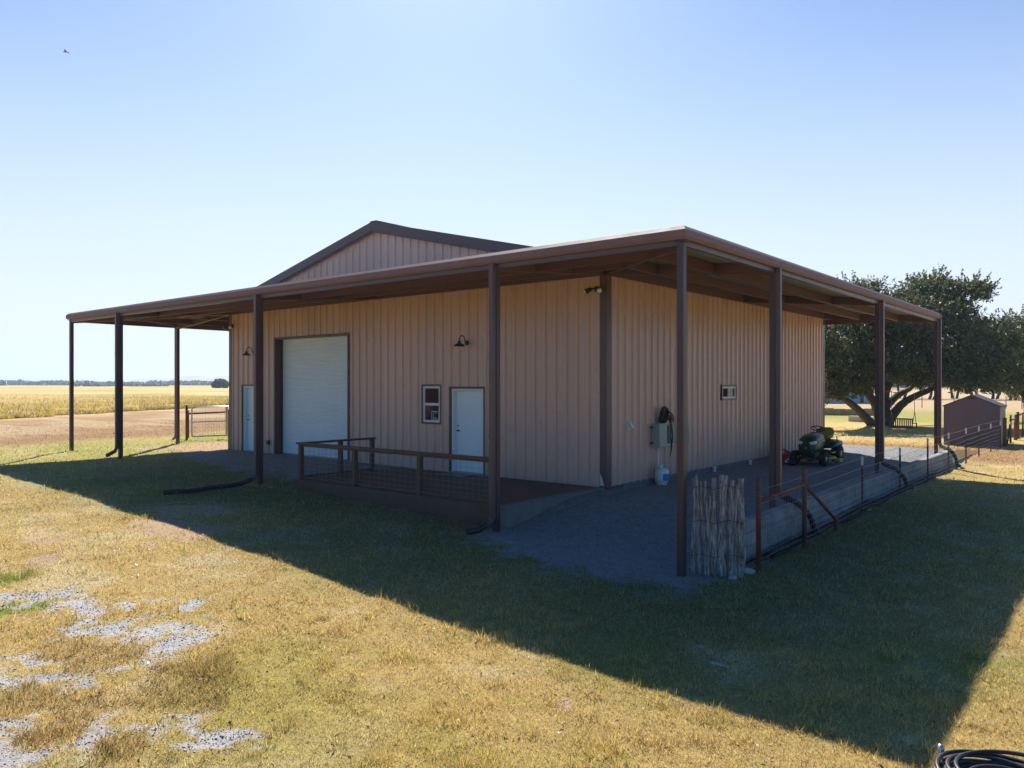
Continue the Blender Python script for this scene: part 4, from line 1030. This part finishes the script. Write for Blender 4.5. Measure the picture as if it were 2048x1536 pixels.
MB().tube([(-20.3, 1.9, .92), (-20.0, 5.4, .98)], .035, 8).build('crossbar', M['rust'], o); MB().tube([(-20.0, 5.4, -.1), (-20.0, 5.4, 1.1)], .045, 8).build('post', M['rust'], o)
MB().tube([(-20.0, 5.4, 1.0), (-19.7, 7.4, .0)], .035, 8).build('brace_leg', M['rust'], o); MB().tube([(-20.3, 1.9, -.1), (-20.3, 1.9, 1.05)], .04, 8).build('post', M['rust'], o)

# ------------------------------------------------------------------ hose coil, rocks
hc = thing('garden_hose', 'coiled black garden hose lying on dry grass by the orange rock', 'hose', (7.72, -7.32, gz1(7.72, -7.32)))
mb = MB(); rr = random.Random(3)
for k in range(11):
    R0 = .34+.06*rr.uniform(-1, 1); cx, cy = rr.uniform(-.07, .07), rr.uniform(-.07, .07); z0 = .02+.012*k; ph = rr.random()*6; tl = rr.uniform(-.04, .04)
    mb.tube([(cx+R0*1.05*math.cos(t), cy+R0*.95*math.sin(t), z0+tl*math.sin(t+ph)+.02+.012*math.sin(2*t+ph)) for t in np.linspace(0, 2*PI, 40)], .0145, 9)
mb.tube([(-.36, .05, .08), (-.42, .10, .1), (-.43, .16, .14)], .0145, 9)
mb.build('coil', M['poly'], hc)
MB().tube([(-.43, .155, .135), (-.433, .17, .16), (-.434, .18, .185)], [.017, .021, .019], 12).build('hose_end', M['silver'], hc)
def rock(x, y, s, mat, label, sq=.6, name='rock'):
    bm = bmesh.new(); bmesh.ops.create_icosphere(bm, subdivisions=3, radius=1)
    q = rng.random(3)*50
    for v in bm.verts:
        n = fbm(np.array([v.co.x*1+q[0]+v.co.z]), np.array([v.co.y*1+q[1]-v.co.z*.7]), 1.3, 4, 3)[0]
        v.co *= (.65+.8*n); v.co.z *= sq
        v.co.x *= s[0]; v.co.y *= s[1]; v.co.z *= s[2]
    me = bpy.data.meshes.new(name); bm.to_mesh(me); bm.free(); me.materials.append(mat)
    o = bpy.data.objects.new(name, me); C.objects.link(o); o.location = (x, y, gz1(x, y)+s[2]*.15); o.rotation_euler.z = rng.random()*6
    tag(o, label, 'rock'); return o
rock(7.75, -7.62, (.30, .12, .14), M['orangerock'], 'orange sandstone rock in front of the black hose coil', .8)
rock(4.02, -3.12, (.085, .06, .05), M['rock'], 'pale rock in the grass in front of the cedar stakes')
rock(4.02, -2.62, (.10, .08, .09), M['rock'], 'pale rock between the cedar stakes and the rusty pipe post')
rock(5.27, -6.30, (.10, .025, .02), M['rock'], 'flat whitish stone alone in the shaded lawn')
rock(-6.3, -3.6, (.05, .04, .03), M['rock'], 'small pale stone by the deck front corner')
rock(4.05, 3.5, (.05, .04, .03), M['rock'], 'small pale stone by the nearest steel fence post')

# ------------------------------------------------------------------ trees
def crown(name, blobs_, n, leaf, cols, parent, seed=1, shell=.45, twigs=0, clump=1.15):
    r_ = np.random.default_rng(seed); vol = np.array([b[3]*b[4]*b[5] for b in blobs_])**.75; pr = vol/vol.sum()
    idx = r_.choice(len(blobs_), n, p=pr); B = np.array(blobs_)[idx]
    d_ = r_.normal(size=(n, 3)); d_ /= np.linalg.norm(d_, axis=1)[:, None]
    rad = (shell+(1-shell)*r_.random(n)**.6)
    # lumpy surface with twig spikes
    a = np.arctan2(d_[:, 1], d_[:, 0])*3+B[:, 0]; b = d_[:, 2]*4+B[:, 2]
    rad = rad*(.72+.55*fbm(a, b, 1.1, 4, seed))
    pass
    p = B[:, :3]+d_*B[:, 3:6]*rad[:, None]
    # sprays of leaves on protruding twigs
    if twigs:
        nb = len(blobs_); nt_ = twigs*nb; BB = np.array(blobs_)[np.repeat(np.arange(nb), twigs)]; td = r_.normal(size=(nt_, 3)); td[:, 2] = np.abs(td[:, 2])*.9-.15; td /= np.linalg.norm(td, axis=1)[:, None]
        base = BB[:, :3]+td*BB[:, 3:6]*(.72+.2*r_.random((nt_, 1))); tdir = td+r_.normal(0, .45, (nt_, 3))+np.array([0, 0, .25]); tdir /= np.linalg.norm(tdir, axis=1)[:, None]; ln = (.35+.75*r_.random((nt_, 1)))
        k_ = 26; f_ = np.tile(np.linspace(0, 1, k_), nt_)[:, None]; tp_ = np.repeat(base, k_, 0)+np.repeat(tdir*ln, k_, 0)*f_+r_.normal(0, .07, (nt_*k_, 3))*(1.15-f_)
    # clump leaves
    cl = .65*fbm(p[:, 0]+p[:, 2]*.9, p[:, 1]*.7-p[:, 2]*1.1, clump, 3, seed+5)+.35*fbm(p[:, 0]-p[:, 2]*.7, p[:, 1]+p[:, 2]*.5, clump*3, 2, seed+6); keep = cl > .50; p = p[keep]
    if twigs: p = np.concatenate([p, tp_])
    n = len(p)
    u = r_.normal(size=(n, 3)); u /= np.linalg.norm(u, axis=1)[:, None]; w_ = r_.normal(size=(n, 3)); w_ -= (w_*u).sum(1)[:, None]*u; w_ /= np.linalg.norm(w_, axis=1)[:, None]
    s = leaf*(.5+r_.random((n, 1))); a_ = u*s; b_ = w_*s*.5
    V = np.stack([p-a_, p+b_*.9, p+a_, p-b_], 1).reshape(-1, 3); Fc = np.arange(4*n).reshape(n, 4)
    cc_ = np.array(cols[0])[None]*(1-r_.random((n, 1)))+np.array(cols[1])[None]*r_.random((n, 1))
    cc_ = cc_*(.6+.8*r_.random((n, 1)))
    return np_mesh(name, V, Fc, M['leaf'], np.repeat(cc_, 4, 0), parent)
def limb(mb, pts, r0, r1, n=9, seed=0):
    P = [Vector(p) for p in pts]; r_ = random.Random(seed); out = []; m = 7*(len(P)-1)+1
    for i in range(m):
        t = i/(m-1)*(len(P)-1); k = min(int(t), len(P)-2); f = t-k; p0 = P[max(k-1, 0)]; p1 = P[k]; p2 = P[k+1]; p3 = P[min(k+2, len(P)-1)]
        q = .5*((2*p1)+(-p0+p2)*f+(2*p0-5*p1+4*p2-p3)*f*f+(-p0+3*p1-3*p2+p3)*f**3); out.append(q+Vector((r_.uniform(-1, 1), r_.uniform(-1, 1), r_.uniform(-1, 1)))*r0*.06)
    mb.tube(out, [r0+(r1-r0)*(i/(m-1))**.8 for i in range(m)], n); return mb
def camxy(px, dist):   # point at a forward distance, from the lateral tangent
    l = (px-1024)/1539*dist; return (CAM[0]+FW[0]*dist+RT[0]*l, CAM[1]+FW[1]*dist+RT[1]*l)
def zpx(py, dist): return 2.075+(768-py)/1539*dist
T0 = camxy(1770, 46)
tr = thing('live_oak', 'large spreading live oak with low forking limbs beyond the mower, holding the swing', 'tree', (0, 0, 0), group=None)
def tp(px, py, dist): a = camxy(px, dist); return (a[0], a[1], zpx(py, dist))
mb = MB()
limb(mb, [tp(1766, 862, 46), tp(1768, 835, 46), tp(1764, 800, 46), tp(1772, 770, 46.2), tp(1790, 720, 46.5)], .55, .25, 12, 1)
limb(mb, [tp(1764, 858, 46.2), tp(1758, 825, 46), tp(1745, 800, 45.6), tp(1722, 770, 45), tp(1690, 735, 44)], .42, .13, 10, 2)
limb(mb, [tp(1750, 856, 45.8), tp(1728, 832, 45), tp(1700, 806, 44), tp(1665, 785, 43), tp(1625, 760, 42)], .30, .12, 10, 3)
limb(mb, [tp(1776, 845, 46), tp(1800, 812, 45.5), tp(1830, 792, 45), tp(1868, 775, 44.5), tp(1900, 745, 44)], .30, .10, 10, 4)
limb(mb, [tp(1770, 815, 46.3), tp(1796, 790, 47), tp(1822, 775, 48), tp(1850, 740, 49)], .27, .10, 10, 5)
limb(mb, [tp(1772, 780, 46.2), tp(1815, 700, 46), tp(1850, 640, 46), tp(1870, 600, 46)], .24, .06, 8, 6)
limb(mb, [tp(1768, 785, 46.2), tp(1730, 700, 46.5), tp(1715, 640, 47), tp(1710, 600, 47)], .22, .06, 8, 7)
limb(mb, [tp(1830, 700, 46), tp(1900, 660, 46), tp(1945, 620, 46)], .14, .04, 8, 8)
limb(mb, [tp(1868, 775, 44.5), tp(1930, 740, 44), tp(1980, 715, 44)], .12, .04, 8, 9)
mb.build('trunk', M['bark'], tr)
def blob(px, py, rx, ry, dist, dr=1.0):
    a = camxy(px, dist); s = dist/1539; return (a[0], a[1], zpx(py, dist), rx*s, rx*s*dr, ry*s)
bl = [blob(1715, 600, 60, 38, 47), blob(1680, 625, 55, 45, 45), blob(1655, 700, 50, 70, 43), blob(1700, 700, 60, 55, 45), blob(1655, 745, 48, 38, 42.5), blob(1610, 690, 60, 60, 44), blob(1700, 760, 36, 24, 44), blob(1660, 785, 34, 18, 42.5), blob(1725, 775, 30, 16, 44), blob(1745, 745, 40, 30, 47), blob(1845, 765, 42, 18, 44.5), blob(1935, 770, 60, 18, 44), blob(1990, 772, 50, 20, 44), blob(1740, 620, 60, 50, 47),
      blob(1840, 595, 52, 40, 46.5), blob(1865, 575, 30, 22, 47), blob(1825, 640, 70, 50, 45), blob(1800, 700, 80, 60, 46), blob(1760, 680, 70, 60, 48), blob(1775, 735, 60, 30, 44), blob(1825, 745, 60, 30, 45),
      blob(1925, 600, 48, 38, 47), blob(1950, 590, 28, 26, 46), blob(1900, 650, 70, 50, 45), blob(1890, 710, 80, 50, 45), blob(1960, 690, 60, 50, 45), blob(1950, 740, 70, 34, 44), blob(1890, 755, 50, 22, 43.5), blob(2000, 735, 50, 40, 44), blob(2010, 690, 40, 35, 45)]
crown('crown', bl, 280000, .075, [(.055, .078, .03), (.18, .185, .075)], tr, 3, .2, 60)
tr2 = thing('live_oak', 'second dark live oak at the right edge above the shed', 'tree', (0, 0, 0))
mb = MB(); limb(mb, [tp(2062, 870, 52), tp(2058, 820, 52), tp(2050, 770, 52), tp(2040, 720, 52)], .4, .15, 10, 11); limb(mb, [tp(2056, 800, 52), tp(2020, 760, 52), tp(2000, 720, 52)], .2, .07, 8, 12); mb.build('trunk', M['bark'], tr2)
bl = [blob(2030, 680, 45, 38, 52), blob(2000, 700, 45, 45, 50), blob(1990, 665, 40, 30, 50), blob(2050, 665, 45, 35, 52), blob(2020, 760, 50, 30, 50), blob(2060, 700, 60, 60, 52), blob(2015, 740, 40, 40, 52), blob(2070, 760, 60, 40, 52), blob(2110, 690, 70, 60, 53)]
crown('crown', bl, 60000, .08, [(.055, .078, .03), (.18, .185, .075)], tr2, 5, .2, 60)
tr3 = thing('shrub', 'loose pale green bush at the right edge beyond the shed', 'bush', (0, 0, 0))
mb = MB()
for k in range(5): limb(mb, [tp(2046+k*4, 805, 60), tp(2040+k*8, 780, 60), tp(2030+k*12, 762, 60)], .05, .02, 6, k)
mb.build('stem', M['bark'], tr3)
crown('foliage', [blob(2040, 777, 30, 24, 60), blob(2068, 770, 30, 30, 60)], 6000, .10, [(.10, .12, .05), (.20, .21, .09)], tr3, 6, .1)
# grove of small oaks behind
grove = [(1705, 96, 3.2), (1800, 112, 4.0), (1858, 104, 4.2), (1905, 110, 4.6), (1945, 101, 4.0), (1985, 108, 4.8), (2020, 100, 4.4), (2052, 106, 4.8)]
gl = ['behind the house end', 'between the two swing side limbs', 'left of the far right post', 'just right of the far right post', 'above the shed ridge left end', 'above the shed ridge right end', 'right of the shed roof', 'at the right edge of the picture']
for i, ((px, dist, h), l_) in enumerate(zip(grove, gl)):
    a = camxy(px, dist); o = thing('oak_tree', 'small dark distant oak '+l_, 'tree', (a[0], a[1], 0), group='oak grove in the far pasture')
    rr = random.Random(i); mb = MB()
    for k in range(2): limb(mb, [(k*.5, 0, -.2), (k*.7+rr.uniform(-.3, .3), 0, 1.2), (k*1.2-.5, .3, 2.4), (k*2-1, 0, 3.4)], .22, .08, 8, i*3+k)
    mb.build('trunk', M['bark'], o)
    bb = [(rr.uniform(-2.4, 2.4), rr.uniform(-1.5, 1.5), 2.4+rr.uniform(-.2, h-2.8), rr.uniform(1.5, 2.5), rr.uniform(1.4, 2.2), rr.uniform(.8, 1.3)) for _ in range(7)]
    crown('crown', bb, 5200, .22, [(.045, .06, .025), (.09, .10, .04)], o, 20+i, .2)
# single far tree left, bushes and woodland
a = camxy(439, 300); o = thing('lone_tree', 'lone round dark tree on the horizon left of the building corner', 'tree', (a[0], a[1], 0))
mb = limb(MB(), [(0, 0, -.3), (.1, 0, 1.2), (0, 0, 2.6)], .4, .2, 8, 1); mb.build('trunk', M['bark'], o)
crown('crown', [(-1.5, 0, 2.0, 2.6, 2.2, 1.5), (1.6, .3, 2.2, 2.8, 2.2, 1.6), (0, 0, 2.8, 2.4, 2.2, 1.3), (3.6, 0, 1.6, 1.8, 1.6, 1.2), (-3.2, 0, 1.4, 1.5, 1.4, 1.0)], 9000, .36, [(.03, .05, .02), (.07, .085, .035)], o, 40, .2)
def wood(name, label, px0, px1, dist, hmax, n, leaf, cols, seed, step):
    bs = []; rr = random.Random(seed); px = px0
    while px < px1:
        hh = hmax*(.5+.5*float(fbm(np.array([px*.012+seed]), np.array([.5]), 1, 3, seed)[0])*1.4)*rr.uniform(.85, 1.1); dd_ = dist*rr.uniform(.95, 1.1); a = camxy(px, dd_); w = step*dd_/1539*.9
        bs.append((a[0], a[1], hh*.42, w, w*.8, hh*.62)); px += step*rr.uniform(.5, 1)
    o = crown(name, bs, n, leaf, cols, None, seed, .3); tag(o, label, 'trees', kind='stuff')
wood('woodland', 'blue dark far treeline along the left horizon', -120, 470, 820, 7.0, 26000, 1.1, [(.03, .045, .02), (.07, .08, .035)], 51, 16)
wood('woodland', 'dark far treeline on the horizon behind the right pasture', 1560, 2250, 420, 6.0, 26000, .7, [(.03, .045, .02), (.07, .08, .035)], 53, 16)
wood('scrub', 'greener low scrub in front of the far left treeline', 150, 330, 520, 2.7, 9000, .5, [(.05, .08, .02), (.10, .12, .04)], 52, 14)
# low far hill
def hill():
    n = 60; bs = []; a0 = np.linspace(240, 640, n); vs = []; fs = []
    for i, px in enumerate(a0):
        h = 13+17*math.sin(PI*(px-240)/400)**1.3+2*math.sin(px*.07)
        for (dd_, hh) in ((2300, -1), (2600, h), (3100, h*.9), (3400, -1)):
            q = camxy(px, dd_); vs.append((q[0], q[1], hh))
    for i in range(n-1):
        for k in range(3): fs.append((4*i+k, 4*i+4+k, 4*i+5+k, 4*i+1+k))
    m_ = paint('hill_grassland', (.24, .19, .12), .95, var=.5, scale=.012)
    tag(MB().add(vs, fs, True).build('hills', m_, None), kind='structure')
hill()

# ------------------------------------------------------------------ house, stone edging, swing
hx = camxy(1655, 84)
def house():
    a = camxy(1560, 84); b = camxy(1746, 84); d_ = Vector((b[0]-a[0], b[1]-a[1])); L_ = d_.length
    o = thing('farm_house', 'far house with dark blue screened porch and white posts seen under the oak', 'house', (a[0], a[1], gz1(a[0], a[1])-.05), math.atan2(d_.y, d_.x))
    MB().box(0, L_*.5, .0, 9, 0, 2.9).build('stone_wall', M['housestone'], o)
    MB().box(L_*.5+.01, L_, .3, 9, 0, 2.9).build('porch_screen', M['houseblue'], o)
    MB().box(L_*.5+.01, L_+.1, -.02, .28, 0, .75).build('porch_wall', M['housewhite'], o)
    k = 0
    for f in (.52, .60, .68, .76, .84, .92, .995): MB().box(L_*f-.07, L_*f+.07, .0, .14, .751, 2.9).build('porch_post', M['housewhite'], o)
    MB().box(L_*.86, L_*.90, -.05, -.021, .02, 1.6).build('door', M['houseblue'], o)
    v = [(-.8, -.8, 2.9), (L_+.8, -.8, 2.9), (L_+.8, 9.8, 2.9), (-.8, 9.8, 2.9), (3, 4.5, 4.9), (L_-3, 4.5, 4.9)]
    MB().add(v, [(0, 1, 5, 4), (1, 2, 5), (2, 3, 4, 5), (3, 0, 4), (3, 2, 1, 0)]).build('roof', M['houseroof'], o)
house()
M['lime'] = paint('tan_limestone_block', (.46, .34, .20), .9, var=.3, scale=3, bump=.5, bscale=12)
M['limelight'] = paint('pale_limestone_block', (.52, .46, .36), .9, var=.25, scale=3, bump=.5, bscale=12)
def stonerow(label, pa, pb, h, mat):
    o = thing('stone_edging', label, 'stone wall', (0, 0, 0)); A_, B_ = Vector(pa), Vector(pb); L_ = (B_-A_).length; k = 0; dv = (B_-A_)/L_; s = 0; rr = random.Random(int(L_*10))
    while s < L_-.3:
        w = rr.uniform(.8, 1.5); w = min(w, L_-s); p = A_+dv*s; q = A_+dv*(s+w-.02); z_ = gz1(p.x, p.y)
        hh = h*rr.uniform(.92, 1.06)
        MB().beam((p.x, p.y, z_+hh/2-.05), (q.x, q.y, z_+hh/2-.05), .4, hh+.1).build('block', M[mat], o, .03); s += w
stonerow('long row of tan limestone blocks edging the lawn beyond the oak', camxy(1600, 58.5), camxy(1760, 58), .50, 'lime')
stonerow('shorter row of pale limestone blocks just before the tan row', camxy(1700, 50.5), camxy(1752, 49), .36, 'limelight')
def swing():
    a = camxy(1778, 43.6); b = camxy(1826, 42.6); d_ = Vector((b[0]-a[0], b[1]-a[1])); L_ = d_.length; zb = zpx(857, 43)
    o = thing('porch_swing', 'wooden slatted bench swing hanging from the oak limb on ropes', 'swing', (a[0], a[1], zb), math.atan2(d_.y, d_.x))
    mb = MB(); 
    for k in range(5): mb.box(0, L_, .05+k*.1, .13+k*.1, .0, .03)
    mb.build('seat', M['swingwood'], o)
    mb = MB(); mb.box(0, L_, .0, .04, .06, .12); mb.box(0, L_, .0, .04, .50, .57)
    k = .03
    while k < L_: mb.box(k, k+.05, .005, .035, .121, .499); k += .1
    mb.build('backrest', M['swingwood'], o)
    for xk in (.0, L_-.05):
        MB().box(xk, xk+.05, .0, .55, .27, .31).build('armrest', M['swingwood'], o); MB().box(xk, xk+.05, .5, .55, .0, .27).build('arm_support', M['swingwood'], o)
        tz = zpx(785, 43)-zb
        mb = MB().tube([(xk, .05, .2), (xk+.02, .28, .95), (xk, .3, tz)], .018, 6); mb.tube([(xk, .53, .25), (xk+.02, .28, .95)], .018, 6); mb.build('rope', M['rope'], o)
swing()
# far pasture fence posts
for i, (px, dist, lb) in enumerate(((1844, 70, 'thin steel fence post alone in the far pasture behind the oak'), (1908, 72, 'thin steel fence post in the far pasture left of the shed'), (2012, 68, 'thin steel fence post in the far pasture right of the shed'), (2044, 66, 'thin steel fence post in the far pasture at the right edge'))):
    a = camxy(px, dist); z_ = gz1(*a); tag(MB().tube([(a[0], a[1], z_-.1), (a[0], a[1], z_+1.15)], .035, 6).build('pasture_post', M['rust'], None), lb, 'fence post', 'pasture fence posts')

pk = thing('pickup_truck', 'red pickup truck parked on the lawn beyond the left edge of the view', 'truck', (-19.5, -14.5, 0), .5)
M['truckred'] = paint('red_car_paint', (.16, .014, .012), .2, coat=.8)
MB().loft([(-2.7, 0, .85, .9, .3), (-2.6, 0, .85, .96, .38), (2.3, 0, .85, .96, .38), (2.7, 0, .80, .9, .3)], 24, axis='x', e=.35).build('body', M['truckred'], pk)
MB().loft([(-.9, 0, 1.4, .8, .2), (-.6, 0, 1.5, .82, .38), (.8, 0, 1.5, .82, .38), (1.4, 0, 1.3, .8, .12)], 24, axis='x', e=.4).build('cab', M['truckred'], pk)
for s in (-1, 1): MB().box(-.5, .7, s*.80, s*.83, 1.4, 1.75).build('side_window', M['glass'], pk)
for wx in (-1.7, 1.8):
    for s in (-1, 1): MB().lathe((wx, s*.85, .38), [(.2, -.12), (.38, -.11), (.38, .11), (.2, .12)], 20, 'y').build('wheel', M['rubber'], pk)
# bird in the sky
bd = thing('bird', 'small dark bird gliding high at the upper left', 'bird', (CAM[0]+(FW[0]*60+RT[0]*-34.8), CAM[1]+(FW[1]*60+RT[1]*-34.8), 27.96), YAW+.1)
MB().loft([(-.2, 0, 0, .01, .01), (-.12, 0, .01, .035, .03), (0, 0, .01, .05, .04), (.12, 0, 0, .03, .02), (.22, 0, 0, .04, .006)], 12, axis='x').build('body', M['bird'], bd)
for s in (-1, 1): MB().add([(-.06, 0, .02), (.08, 0, .02), (.10, s*.22, .07), (.16, s*.46, .03), (-.02, s*.24, .08), (-.06, 0, .035), (.08, 0, .03), (.10, s*.22, .08), (.16, s*.46, .035), (-.02, s*.24, .09)], [(0, 1, 2, 3, 4), (5, 6, 7, 8, 9), (0, 1, 6, 5), (1, 2, 7, 6), (2, 3, 8, 7), (3, 4, 9, 8), (4, 0, 5, 9)]).build('wing', M['bird'], bd)

# ------------------------------------------------------------------ world, sun, camera
SUN_EL = R(42.6); sd = Vector((-.707*math.cos(SUN_EL), .707*math.cos(SUN_EL), math.sin(SUN_EL)))
w = bpy.data.worlds.new('World'); scene.world = w; w.use_nodes = True; nt = w.node_tree
sky = nt.nodes.new('ShaderNodeTexSky'); sky.sky_type = 'NISHITA'; sky.sun_disc = False; sky.sun_elevation = SUN_EL
sky.sun_rotation = math.atan2(sd.x, sd.y); sky.air_density = 1.0; sky.dust_density = .6; sky.ozone_density = 1.6; sky.altitude = 200
N_, L_n = nt.nodes, nt.links
tc_ = N_.new('ShaderNodeTexCoord'); sp_ = N_.new('ShaderNodeSeparateXYZ'); L_n.new(tc_.outputs['Generated'], sp_.inputs[0])
tint = N_.new('ShaderNodeMixRGB'); tint.blend_type = 'MULTIPLY'; tint.inputs[0].default_value = 1; tint.inputs[2].default_value = (.88, 1.0, 1.14, 1)
zr_ = N_.new('ShaderNodeMapRange'); zr_.interpolation_type = 'SMOOTHSTEP'; zr_.inputs[1].default_value = .45; zr_.inputs[2].default_value = .66; L_n.new(sp_.outputs['Z'], zr_.inputs[0])
tz = N_.new('ShaderNodeMixRGB'); tz.inputs[1].default_value = (.92, 1.07, 1.27, 1); tz.inputs[2].default_value = (.06, .60, 1.15, 1); L_n.new(zr_.outputs[0], tz.inputs[0]); L_n.new(tz.outputs[0], tint.inputs[2])
L_n.new(sky.outputs[0], tint.inputs[1])
rmp = N_.new('ShaderNodeMapRange'); rmp.interpolation_type = 'SMOOTHSTEP'; rmp.inputs[1].default_value = -.02; rmp.inputs[2].default_value = .5; rmp.inputs[3].default_value = .97; rmp.inputs[4].default_value = 0
L_n.new(sp_.outputs['Z'], rmp.inputs[0])
dt = N_.new('ShaderNodeVectorMath'); dt.operation = 'DOT_PRODUCT'; dt.inputs[1].default_value = (-.707, .707, 0); L_n.new(tc_.outputs['Generated'], dt.inputs[0])
dr_ = N_.new('ShaderNodeMapRange'); dr_.interpolation_type = 'SMOOTHSTEP'; dr_.inputs[1].default_value = -.1; dr_.inputs[2].default_value = .72; L_n.new(dt.outputs['Value'], dr_.inputs[0])
hc_ = N_.new('ShaderNodeMixRGB'); hc_.inputs[1].default_value = (.7, 3.6, 7.4, 1); hc_.inputs[2].default_value = (7.8, 8.5, 9.6, 1); L_n.new(dr_.outputs[0], hc_.inputs[0])
hz = N_.new('ShaderNodeMixRGB'); L_n.new(hc_.outputs[0], hz.inputs[2])
L_n.new(rmp.outputs[0], hz.inputs[0]); L_n.new(tint.outputs[0], hz.inputs[1])
L_n.new(hz.outputs[0], nt.nodes['Background'].inputs[0]); nt.nodes['Background'].inputs[1].default_value = .055
# air
mh = bpy.data.materials.new('haze_air'); mh.use_nodes = True; mh.node_tree.nodes.remove(mh.node_tree.nodes['Principled BSDF'])
pv = mh.node_tree.nodes.new('ShaderNodeVolumePrincipled'); pv.inputs['Color'].default_value = (.62, .78, 1, 1); pv.inputs['Density'].default_value = .0003; pv.inputs['Anisotropy'].default_value = .3
mh.node_tree.links.new(pv.outputs[0], mh.node_tree.nodes['Material Output'].inputs['Volume'])
tag(MB().box(-3500, 1500, -800, 3400, -3, 48).build('haze', mh, None), kind='stuff')
sl_ = bpy.data.lights.new('sun', 'SUN'); sl_.energy = 5.0; sl_.angle = R(.53); sl_.color = (1, .93, .82)
so_ = bpy.data.objects.new('sun', sl_); C.objects.link(so_); so_.rotation_euler = sd.to_track_quat('Z', 'Y').to_euler()
cd = bpy.data.cameras.new('camera'); cam = bpy.data.objects.new('camera', cd); C.objects.link(cam); scene.camera = cam
cam.location = CAM; cam.rotation_euler = (R(90), 0, YAW); cd.sensor_width = 36; cd.lens = 36*1539/2048; cd.clip_start = .1; cd.clip_end = 20000
vs = scene.view_settings; vs.view_transform = 'Standard'; vs.look = 'None'; vs.exposure = 1.0; vs.gamma = 1; vs.use_curve_mapping = False
